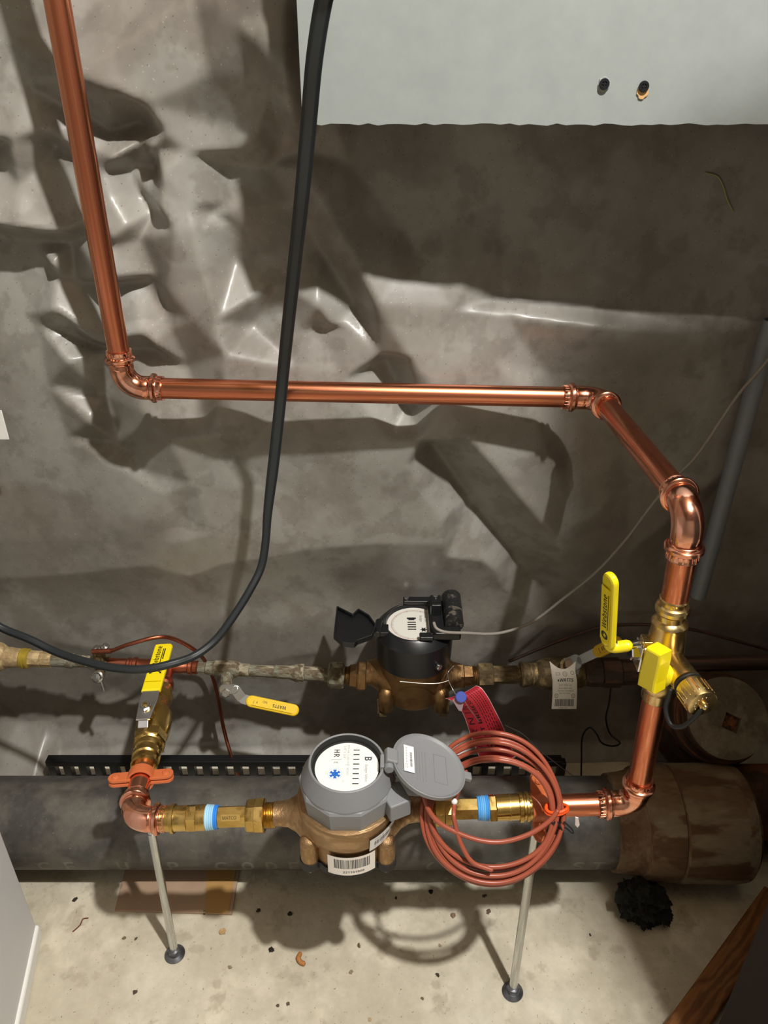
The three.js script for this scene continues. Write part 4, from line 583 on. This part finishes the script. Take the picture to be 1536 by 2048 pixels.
  // remote reader on the right
  { const b = V(c.x + 0.034, 0.306, c.z); part('reader', merge(box(0.040, 0.012, 0.072, b.clone().add(V(0.004, 0, 0)), SX, UP, SZ, 0.003), box(0.014, 0.022, 0.024, b.clone().add(V(-0.006, 0.012, -0.012)), SX, UP, SZ, 0.002), box(0.018, 0.006, 0.012, b.clone().add(V(-0.020, 0.001, 0.036)), SX, UP, SZ, 0.002), box(0.040, 0.006, 0.012, b.clone().add(V(-0.028, 0.001, -0.040)), SX, UP, SZ, 0.002)), M.blackPlastic, t, 'black remote reader clamped on the register');
    const dome = new THREE.CylinderGeometry(0.012, 0.013, 0.058, 24); dome.rotateX(Math.PI / 2); dome.translate(b.x + 0.016, b.y + 0.010, b.z - 0.006); part('reader_dome', dome, M.blackDusty, t, 'dusty rounded reader cover');
    for (const [x, z, y] of [[-0.006, -0.020, 0.0235], [-0.043, -0.041, 0.0045]]) part('reader_screw', axial([[0, 0], [0, 0.0034], [0.0012, 0.003], [0.0012, 0]], b.clone().add(V(x, y, z)), UP, 14), M.zinc, t); }
  done(t);
}
// reader wire
{ const w = [[868, 1246, 0.768], [872, 1256, 0.760], [886, 1263, 0.757], [930, 1266, 0.765], [1000, 1266, 0.785], [1065, 1243, 0.805], [1128, 1196, 0.812], [1190, 1146, 0.810], [1250, 1081, 0.806], [1302, 1012, 0.800], [1345, 960, 0.80], [1390, 915, 0.80], [1440, 843, 0.80], [1476, 790, 0.80], [1512, 748, 0.80], [1560, 690, 0.80]].map(a => P(...a));
  solo('reader_wire', 'thin grey wire curving from the old meter up to the right', 'wire', tube(w, 0.0019, 160), M.greyCable); }
// seal wire, seal and red tag
{
  const t = thing('meter_seal', 'clear and blue wire seal hanging on the old meter', 'seal');
  const w = [[800, 1363, 0.748], [850, 1367, 0.750], [880, 1366, 0.752], [897, 1361, 0.756]].map(a => P(...a));
  part('seal_wire', merge(tube(w, 0.0006, 30, 6), tube([[897, 1361, 0.756], [896, 1345, 0.775], [907, 1332, 0.78]].map(a => P(...a)), 0.0006, 20, 6), tube([[897, 1361, 0.756], [905, 1378, 0.75], [912, 1390, 0.742]].map(a => P(...a)), 0.0006, 20, 6), tube([[927, 1398, 0.735], [938, 1416, 0.735], [950, 1432, 0.735], [958, 1444, 0.738]].map(a => P(...a)), 0.0006, 20, 6), tube([[1010, 1450, 0.76], [1045, 1468, 0.76], [1070, 1492, 0.765], [1110, 1525, 0.77], [1160, 1562, 0.77]].map(a => P(...a)), 0.0006, 40, 6)), M.wire, t);
  const c = P(922, 1394, 0.735), n = V(0, 0.7, 0.71); part('seal_disc', merge(axial(cylProf(-0.003, 0.003, 0.0072, 0.001), c, n, 24)), M.sealBlue, t, 'blue seal disc');
  part('seal_flag', slab([[-0.006, 0.002], [0.005, -0.002], [0.001, -0.018], [-0.003, -0.017], [-0.011, -0.004]], 0.0016, c.clone().addScaledVector(n, -0.004), SX, V(0, 0.71, -0.7), n, 0.0004), M.sealClear, t, 'clear plastic flag'); done(t);
  const tg = thing('warning_tag', 'red warning tag curling from the old meter behind the coil', 'tag');
  const Lp = [[890, 1397, 0.752], [898, 1399, 0.744], [912, 1408, 0.742], [926, 1428, 0.746], [941, 1470, 0.752], [953, 1500, 0.756], [963, 1526, 0.758]], Rp = [[952, 1371, 0.752], [962, 1375, 0.744], [975, 1392, 0.742], [987, 1414, 0.746], [1005, 1450, 0.752], [1018, 1482, 0.756], [1031, 1514, 0.758]];
  const pos = [], uv = [], idx = [], cl = new THREE.CatmullRomCurve3(Lp.map(a => P(...a))), cr = new THREE.CatmullRomCurve3(Rp.map(a => P(...a))), n1 = 30, n2 = 8;
  for (let j = 0; j <= n1; j++) { const a = cl.getPoint(j / n1), b = cr.getPoint(j / n1); for (let i = 0; i <= n2; i++) { const p = L3(a, b, i / n2); p.z += 0.004 * Math.sin(i / n2 * Math.PI); pos.push(p.x, p.y, p.z); uv.push(i / n2, 1 - j / n1); } }
  for (let j = 0; j < n1; j++) for (let i = 0; i < n2; i++) { const a = j * (n2 + 1) + i; idx.push(a, a + n2 + 1, a + n2 + 2, a, a + n2 + 2, a + 1); }
  const g = new THREE.BufferGeometry(); g.setAttribute('position', new THREE.Float32BufferAttribute(pos, 3)); g.setAttribute('uv', new THREE.Float32BufferAttribute(uv, 2)); g.setIndex(idx); g.computeVertexNormals();
  part('card', g, std(0xffffff, 0.55, 0, { side: THREE.DoubleSide, map: canvasTex(256, 640, (x) => { x.fillStyle = '#c02a38'; x.fillRect(0, 0, 256, 640); x.fillStyle = '#2a0f12'; x.save(); x.translate(66, 560); x.rotate(-Math.PI / 2); x.font = '62px sans-serif'; x.fillText('W A R N I N G', 0, 0); x.font = 'bold 44px sans-serif'; x.fillText('DO NOT BREAK SEAL', 0, 60); for (let k = 0; k < 5; k++) for (let i = 0; i < 22; i++) x.fillRect(i * 22 + (k % 2) * 6, 84 + k * 18, 15, 6); x.restore(); x.strokeStyle = '#e8c0c0'; x.lineWidth = 5; x.strokeRect(2, 2, 252, 636); }) }), tg); done(tg);
}

// ---------------------------------------------------------------- black cable
{
  const path = [[664, -60, 0.60], [648, 0, 0.61], [630, 110, 0.62], [617, 250, 0.64], [603, 400, 0.66], [588, 540, 0.69], [573, 680, 0.72], [562, 790, 0.742], [548, 920, 0.745], [535, 1030, 0.742], [531, 1085, 0.735], [522, 1135, 0.725], [500, 1180, 0.71], [462, 1240, 0.69], [428, 1283, 0.675], [390, 1311, 0.66], [345, 1327, 0.645], [290, 1338, 0.638], [230, 1336, 0.645], [170, 1323, 0.66], [110, 1303, 0.68], [60, 1279, 0.69], [0, 1254, 0.70], [-60, 1215, 0.70]].map(a => P(...a));
  const curve = new THREE.CatmullRomCurve3(path, false, 'centripetal'), n = 260, ns = 24, pos = [], uv = [], idx = [];
  for (let i = 0; i <= n; i++) { const s = i / n, p = curve.getPointAt(s), T = curve.getTangentAt(s), view = dirOf(p, camera.position); let S = T.clone().cross(view).normalize(); let N = S.clone().cross(T).normalize(); const flat = 1 - step(s, 0.46, 0.56), a = lerp(0.0042, 0.0056, flat), b = lerp(0.0042, 0.0034, flat);
    for (let k = 0; k <= ns; k++) { const th = k / ns * 6.2832, rr = 1 + 0.08 * Math.cos(6 * th); const q = p.clone().addScaledVector(S, Math.cos(th) * a * rr).addScaledVector(N, Math.sin(th) * b * rr); pos.push(q.x, q.y, q.z); uv.push(k / ns, s * 20); } }
  for (let i = 0; i < n; i++) for (let k = 0; k < ns; k++) { const a = i * (ns + 1) + k; idx.push(a, a + ns + 1, a + ns + 2, a, a + ns + 2, a + 1); }
  const g = new THREE.BufferGeometry(); g.setAttribute('position', new THREE.Float32BufferAttribute(pos, 3)); g.setAttribute('uv', new THREE.Float32BufferAttribute(uv, 2)); g.setIndex(idx); g.computeVertexNormals();
  solo('black_cable', 'thick flat black cable hanging in a loop across the yellow grip', 'cable', g, M.blackCable);
}
solo('copper_wire', 'thin brown copper wire arching behind the drain valve', 'wire', tube([[1020, 1322, 0.845], [1110, 1285, 0.842], [1195, 1256, 0.84], [1279, 1249, 0.84], [1382, 1259, 0.84], [1460, 1278, 0.84], [1580, 1312, 0.84]].map(a => P(...a)), 0.0024, 80), M.darkPipe);
solo('black_wire', 'loose black wire dangling below the dark union', 'wire', tube([[1222, 1372, 0.80], [1218, 1405, 0.80], [1212, 1440, 0.81], [1222, 1470, 0.81], [1240, 1486, 0.80], [1228, 1492, 0.80], [1204, 1486, 0.80], [1192, 1466, 0.805], [1180, 1455, 0.81], [1166, 1470, 0.81], [1163, 1520, 0.80], [1162, 1570, 0.79]].map(a => P(...a)), 0.0013, 120, 8), M.rubber);
pipe('grey plastic conduit standing in the dark right corner', P(1396, 1192, 0.82), P(1545, 640, 0.82), 0.0098, M.pvc, 'plastic_conduit', 'pipe');

// ---------------------------------------------------------------- drain line on the floor
const FIT = [];
{
  const c = V(0, 0.075, -0.67), r = 0.0571, x0 = -1.05, x1 = P(1232, 1650, 0.67).x, t = thing('drain_pipe', 'dusty black plastic drain pipe with raised lettering along the floor', 'drain pipe');
  const n = 60, pos = [], uv = [], idx = []; for (const [k, x] of [[0, x0], [1, x1]]) for (let i = 0; i <= n; i++) { const a = i / n * 6.2832; pos.push(x, c.y + Math.cos(a) * r, c.z + Math.sin(a) * r); uv.push((x - x0) / (x1 - x0), 1 - i / n); } for (let i = 0; i < n; i++) idx.push(i, i + n + 1, i + n + 2, i, i + n + 2, i + 1);
  const g = new THREE.BufferGeometry(); g.setAttribute('position', new THREE.Float32BufferAttribute(pos, 3)); g.setAttribute('uv', new THREE.Float32BufferAttribute(uv, 2)); g.setIndex(idx); g.computeVertexNormals();
  M.abs.map = (() => { const W = 2048, Hh = 512; const cv = document.createElement('canvas'); cv.width = W; cv.height = Hh; const x = cv.getContext('2d'); const im = x.createImageData(W, Hh); for (let i = 0; i < W * Hh; i++) { const px = i % W, py = (i / W) | 0; const j = ((py) & 511) * 512 + (px & 511), j2 = ((py * 2) & 511) * 512 + ((px >> 1) & 511); let v = mix3([72, 70, 66], [90, 86, 79], step(N1[j2], 0.36, 0.66)); v = mix3(v, [62, 61, 58], step(N2[j], 0.46, 0.7) * 0.8); v = v.map(q => q + (N3[j] - 0.5) * 26 + (N3[(j * 5 + 99) % 262144] > 0.8 ? 60 : 0)); im.data[i * 4] = v[0]; im.data[i * 4 + 1] = v[1]; im.data[i * 4 + 2] = v[2]; im.data[i * 4 + 3] = 255; } x.putImageData(im, 0, 0);
    x.fillStyle = 'rgba(150,144,132,0.42)'; x.font = 'bold 42px monospace'; const put = (s, px) => { const X = P(px, 1712, 0.615).x; x.fillText(s, (X - x0) / (x1 - x0) * W - 12, 0.318 * Hh); };
    for (const [s, px] of [['C', 80], ['F', 132], ['U', 240], ['P', 342], ['C', 437], ['O', 492], ['D', 540], ['E', 585], ['(', 860], ['G', 1000], ['S', 1040], ['A', 1090], ['S', 1160], ['T', 1200]]) put(s, px);
    const tx = new THREE.CanvasTexture(cv); tx.colorSpace = THREE.SRGBColorSpace; return tx; })();
  part('barrel', g, M.abs, t); done(t);
  const A = V(0, 0.075, -0.67), d = SX; const X = px => P(px, 1655, 0.67).x;
  FIT.push(['hub', axial([[X(1212), 0.0572], [X(1214), 0.0605], [X(1240), 0.0625], [X(1262), 0.066], [X(1264), 0.069], [X(1270), 0.0705], [X(1330), 0.0722], [X(1332), 0.071], [X(1336), 0.0735], [X(1440), 0.0745], [X(1466), 0.072], [X(1474), 0.066], [X(1474), 0.0]], A, d, 56, 0.35), M.castIron, 'grey-brown cast hub']);
}
{ // cleanout
  const t = thing('cleanout_fitting', 'rusty cast iron drain fitting with a round cleanout plug and square recess', 'cleanout'); const n = V(0, 0.7, 0.714).normalize(), c = P(1456, 1436, 0.735), k = 1 / project(c).k;
  part('bell', axial([[-0.11, 0], [-0.11, 0.052], [-0.06, 0.054], [-0.05, 0.060], [-0.042, 0.0612], [-0.026, 0.0612], [-0.022, 0.059], [-0.022, 0.05]], c, n, 56, 0.4), M.rust, t);
  part('plug', merge(axial([[-0.026, 0.05], [-0.024, 0.0535], [-0.004, 0.0535], [-0.001, 0.0525]], c, n, 56, 0.4)), M.rust, t);
  const [X, Y, Z] = basis(n); const sq = 0.0145; const face = new THREE.Shape(); for (let i = 0; i < 64; i++) { const a = i / 64 * Math.PI * 2; i ? face.lineTo(Math.cos(a) * 0.0526, Math.sin(a) * 0.0526) : face.moveTo(0.0526, 0); } face.closePath(); const hole = new THREE.Path(); const ho = [0.004, -0.006]; for (let i = 0; i < 4; i++) { const a = i * Math.PI / 2 + 0.35; const px = ho[0] + Math.cos(a) * sq, py = ho[1] + Math.sin(a) * sq; i ? hole.lineTo(px, py) : hole.moveTo(px, py); } hole.closePath(); face.holes.push(hole);
  const e1 = SX, e2 = n.clone().cross(SX).normalize(); const fg = new THREE.ExtrudeGeometry(face, { depth: 0.006, bevelEnabled: false, curveSegments: 40 }); fg.translate(0, 0, -0.006); { const u = fg.attributes.uv; for (let i = 0; i < u.count; i++) u.setXY(i, u.getX(i) * 8, u.getY(i) * 8); } place(fg, c.clone().addScaledVector(n, -0.0004), e1, e2.clone(), e1.clone().cross(e2)); part('plug_face', fg, M.plugFace, t, 'grey plug face with a square recess');
  part('recess_floor', place(new THREE.CircleGeometry(0.03, 24), c.clone().addScaledVector(n, -0.0062), e1, e2, n), M.rust, t);
  part('barrel', axial([[0.46, 0], [0.46, 0.05], [0.615, 0.05], [0.615, 0]], V(0, 0.075, -0.70), SX, 40), M.rust, t); part('branch', axial([[0, 0], [0, 0.05], [0.07, 0.05], [0.07, 0]], V(c.x, 0.075, -0.82), dirOf(V(c.x, 0.075, -0.82), c), 36), M.rust, t);
  for (const [n2, g, m, l] of FIT) part(n2, g, m, t, l); done(t);
}
{ // tarry clump
  const r = rng(17), t = thing('tar_clump', 'shaggy black clump of tarred fibre below the drain hub', 'debris'), lumps = [], hair = [];
  const nz = (x, y, z) => Math.sin(x * 190 + y * 70) * Math.sin(y * 210 + z * 90) * Math.sin(z * 170 + x * 60);
  for (const [px, py, h, rad] of [[1276, 1800, 0.030, 0.023], [1304, 1806, 0.024, 0.021], [1318, 1822, 0.014, 0.014], [1266, 1816, 0.014, 0.015], [1292, 1826, 0.013, 0.016], [1262, 1784, 0.030, 0.014]]) {
    const c = G(px, py, h), g = new THREE.IcosahedronGeometry(rad, 9), p = g.attributes.position;
    for (let i = 0; i < p.count; i++) { const v = V(p.getX(i), p.getY(i), p.getZ(i)), w = v.clone().add(c); const s = 1 + 0.3 * nz(w.x, w.y, w.z) + 0.22 * nz(w.x * 2.7 + 1, w.y * 2.7, w.z * 2.7) + 0.16 * nz(w.x * 7, w.y * 7 + 2, w.z * 7); v.multiplyScalar(s); p.setXYZ(i, v.x + c.x, Math.max(0.0005, v.y + c.y), v.z + c.z); } g.computeVertexNormals(); lumps.push(g);
    for (let i = 0; i < 14; i++) { const a = r() * 6.28, b = (r() - 0.5) * 2.4, d = V(Math.cos(a) * Math.cos(b), Math.sin(b), Math.sin(a) * Math.cos(b)); const s = c.clone().addScaledVector(d, rad * 0.9), e = s.clone().addScaledVector(d, 0.003 + r() * 0.005).add(V((r() - 0.5) * 0.006, -0.002, (r() - 0.5) * 0.006)); e.y = Math.max(0.001, e.y); s.y = Math.max(0.001, s.y); hair.push(cyl(s, e, 0.0004, 4, 0.0001)); } }
  part('mass', merge(lumps), M.soot, t); part('fibres', merge(hair), M.soot, t).userData.kind = 'stuff'; done(t);
}
{ // notched edging strip behind the drain pipe
  const A = P(90, 1521, 0.79), B = P(1120, 1556, 0.79), t = thing('edging_strip', 'black plastic edging strip with square notches behind the drain pipe', 'edging strip'); const L = B.x - A.x; const hA = A.y;
  part('top_rail', box(L, 0.010, 0.014, V((A.x + B.x) / 2, hA - 0.006, -0.795)), M.blackPlastic, t); part('bottom_rail', box(L, 0.012, 0.016, V((A.x + B.x) / 2, 0.0065, -0.795)), M.blackPlastic, t);
  const st = 0.0228, n = Math.floor(L / st); for (let i = 0; i <= n; i++) part('rib', box(0.011, hA - 0.012, 0.012, V(A.x + 0.006 + i * st * 0.995, hA / 2, -0.795), SX, UP, SZ, 0.001, 1), M.blackPlastic, t);
  done(t);
}

// ---------------------------------------------------------------- floor things
{
  const q = [[250, 1744], [479, 1744], [464, 1831], [230, 1823]].map(([x, y]) => G(x, y, 0)); const t = thing('cardboard', 'flat piece of cardboard with a tan tape strip under the drain pipe', 'cardboard');
  const back = (a, b) => L3(b, a, 1.6); const pts = [back(q[0], q[3]), back(q[1], q[2]), q[2], q[3]]; const m = pts.reduce((s, p) => s.add(p), V(0, 0, 0)).multiplyScalar(0.25);
  const g = slab(pts.map(p => [p.x - m.x, -(p.z - m.z)]).reverse(), 0.003, m.clone().setY(0.0018), SX, SZ.clone().negate(), UP, 0.0004); { const u = g.attributes.uv, p = g.attributes.position; for (let i = 0; i < u.count; i++) u.setXY(i, p.getX(i) * 6, p.getZ(i) * 6); } part('sheet', g, M.cardboard, t);
  const s = [L3(pts[0], pts[1], 0.68), L3(pts[0], pts[1], 0.97), L3(pts[3], pts[2], 0.97), L3(pts[3], pts[2], 0.78)]; part('tape_strip', slab(s.map(p => [p.x - m.x, -(p.z - m.z)]).reverse(), 0.0007, m.clone().setY(0.0036), SX, SZ.clone().negate(), UP, 0.0001), M.packTape, t, 'tan packing tape'); done(t);
}
{ // white cabinet
  const A = G(80, 1868, 0), B = G(40, 2062, 0), t = thing('white_cabinet', 'white painted cabinet side with a pale base strip at the left', 'cabinet'); const u = dirOf(A, B), n = V(-u.z, 0, u.x); const nr = n.x > 0 ? n : n.clone().negate(); const L = 0.5, W = 0.45, Hh = 0.62;
  const lean = 0.012; const mk = (h0, h1, o, w) => { const g = new RoundedBoxGeometry(w, h1 - h0, L, 2, 0.004); place(g, A.clone().addScaledVector(u, L / 2).addScaledVector(nr, -w / 2 + o).setY((h0 + h1) / 2), nr, UP, nr.clone().cross(UP)); return g; };
  part('carcass', mk(0.006, Hh, 0, W), M.paintWhite, t); part('base_strip', mk(0, 0.022, 0.004, W), M.white, t, 'bright base strip'); done(t);
}
{ // skid timber and dark cabinet on the right
  const a = G(1519, 1785, 0.02), b = G(1328, 2048, 0.02), c = G(1391, 2048, 0.02), u = dirOf(a, b), nrm = V(-u.z, 0, u.x); const w = 0.034; const side = nrm.x > 0 ? nrm : nrm.clone().negate(); const L = a.distanceTo(b) + 0.25; const o = L3(a, b, 0.5).addScaledVector(u, 0.11).addScaledVector(side, w / 2);
  const g = box(L, 0.02, w, o.clone().setY(0.010), u, UP, u.clone().cross(UP), 0.002); planarUV(g, v => v.clone().sub(o).dot(u) * 1.5, v => v.clone().sub(o).dot(side) * 8); { const uv = g.attributes.uv; for (let i = 0; i < uv.count; i++) { const x = uv.getX(i), y = uv.getY(i); uv.setXY(i, y, x); } }
  solo('timber', 'orange-brown timber lying diagonally on the floor beside the dark cabinet', 'timber', g, M.wood);
  const t = thing('dark_cabinet', 'dark brown cabinet corner behind the floor timber', 'cabinet'); const W = 0.10, oc = L3(a, b, 0.5).addScaledVector(u, -0.05).addScaledVector(side, w / 2), LC = a.distanceTo(b) + 0.09, o2 = oc.clone().addScaledVector(side, w / 2 + W / 2 + 0.012);
  part('carcass', box(LC, 0.30, W, o2.clone().setY(0.06 + 0.15), u, UP, u.clone().cross(UP), 0.003), M.blackPaint, t);
  const o3 = oc.clone().addScaledVector(side, w / 2 + 0.012 + 0.012 + W * 0.5); const pg = box(LC - 0.01, 0.058, W - 0.03, o3.clone().setY(0.03), u, UP, u.clone().cross(UP), 0.003); part('plinth', pg, M.woodDark, t, 'reddish dark wood plinth'); done(t);
}
{ // crumbs on the floor
  const r = rng(77); const spots = [[543, 1901, 9, 0x1e1610, 'black crumb'], [445, 1865, 12, 0xb59468, 'tan leaf scrap'], [272, 1878, 5, 0x51483c], [580, 1828, 8, 0x2a211a], [517, 1822, 7, 0x3a2b20], [718, 1892, 6, 0x5f4f3c], [880, 1892, 5, 0x9a8a70], [792, 1797, 5, 0x3c3028], [968, 1793, 7, 0x4e4234], [977, 1824, 8, 0x5a4a38], [875, 1951, 6, 0x3a2f26], [576, 2008, 6, 0x584c3e], [556, 2012, 5, 0x584c3e], [702, 1945, 7, 0x8a7a60], [845, 1998, 5, 0x6e604c], [270, 1985, 7, 0x4a4036], [150, 1800, 8, 0x2e2822], [410, 1825, 9, 0x4a2c20], [862, 1784, 8, 0x14120f], [906, 1832, 9, 0x7a6450], [460, 1935, 6, 0x8a7a62], [248, 1877, 6, 0x72624c], [1180, 1870, 4, 0x3c342a], [740, 2040, 6, 0xb09a78]];
  for (const [px, py, s, col] of spots) { const c = G(px, py, 0), g = new THREE.IcosahedronGeometry(s / 1540 * 0.95 * 0.5, 1), p = g.attributes.position; for (let i = 0; i < p.count; i++) { const h = Math.sin(p.getX(i) * 4000 + px) * 0.25 + Math.sin(p.getZ(i) * 5200 + py) * 0.25 + 1; p.setXYZ(i, p.getX(i) * h * 1.3, p.getY(i) * 0.5 * h, p.getZ(i) * h); } g.rotateY(r() * 6); g.computeBoundingBox(); g.translate(c.x, -g.boundingBox.min.y, c.z); g.computeVertexNormals();
    const pale = (col >> 16) > 0x68; solo(pale ? 'floor_chip' : 'floor_crumb', pale ? 'small tan chip lying on the concrete floor' : 'small dark crumb of dirt lying on the concrete floor', 'debris', g, std(col, 0.9), pale ? 'tan chips on the floor' : 'crumbs on the floor'); }
  solo('husk', 'orange-brown curled husk on the open concrete floor', 'debris', tube([G(600, 1908, 0.003), G(597, 1916, 0.004), G(601, 1924, 0.003), G(607, 1927, 0.003)], 0.0028, 20, 10), std(0xa87038, 0.6));
  solo('red_fibre', 'thin dark red fibre on the floor by the white cabinet', 'debris', tube([G(176, 1836, 0.001), G(166, 1838, 0.001), G(160, 1850, 0.001), G(146, 1863, 0.001)], 0.0007, 20, 6), std(0x6a2a22, 0.8));
}
{ const st = [[1408, 345], [1432, 352], [1444, 372], [1452, 398], [1464, 422]].map(([x, y]) => { const p = sheetPoint(x, y); p.z = -sheetAt(p.x, p.y) + 0.001; return p; }); solo('dry_strand', 'thin pale yellow strand stuck to the sheet under the wallboard', 'debris', tube(st, 0.0009, 30, 6), std(0x9a9468, 0.8)); }
// paper edge at the far left
{ const g = box(0.05, 0.035, 0.0012, P(-34, 850, 0.79), SX, UP, SZ, 0.0004); solo('paper_card', 'white card edge peeking in front of the sheet at left', 'card', g, M.white); }

// ---------------------------------------------------------------- outside the frame: cabinet that shades the right, lamps
{
  const t = thing('furnace_cabinet', 'grey furnace cabinet standing right of the camera', 'furnace'); const q = Math.atan(0.2857), X = V(Math.cos(q), 0, -Math.sin(q)), Z = V(Math.sin(q), 0, Math.cos(q)), corner = V(0.372, 0, -0.27);
  const o = corner.clone().addScaledVector(X, 0.15).addScaledVector(Z, 0.085);
  part('casing', box(0.30, 1.595, 0.17, o.clone().setY(0.7975), X, UP, Z, 0.004), std(0x8c8f92, 0.5), t); part('top_flange', box(0.26, 0.012, 0.14, o.clone().setY(1.598), X, UP, Z, 0.003), M.zincDark, t); done(t);
}
{
  const t = thing('tool_cupboard', 'dark brown wooden cupboard standing against the wall right of the drain fitting', 'cupboard');
  part('carcass', cuboid(0.70, 1.05, 0, 1.62, -0.84, -0.42), M.woodDark, t); part('door', box(0.016, 1.5, 0.38, V(0.691, 0.82, -0.63)), M.woodDark, t); part('knob', ball(V(0.672, 0.9, -0.5), 0.012), M.oldBrass, t); done(t);
}
function lamp(at, power, label, r) {
  const t = thing('ceiling_lamp', label, 'lamp'); part('bulb', ball(at, r, 1.1, 24), new THREE.MeshStandardMaterial({ color: 0xffffff, emissive: 0xfff0dc, emissiveIntensity: 6 }), t); part('socket', cyl(at.clone().add(V(0, r, 0)), at.clone().setY(2.30), 0.02), M.white, t); part('canopy', cyl(at.clone().setY(2.30), at.clone().setY(2.36), 0.06), M.white, t); done(t);
  const l = new THREE.PointLight(new THREE.Color(1, 0.975, 0.935), power, 0, 2); l.position.copy(at); l.castShadow = true; l.shadow.radius = r / 0.02; l.shadow.mapSize.set(1024, 1024); l.shadow.camera.near = 0.05; scene.add(l);
}
lamp(LAMP, LAMP_POWER, 'bare ceiling bulb lamp near the furnace cabinet', 0.03);

renderer.render(scene, camera);
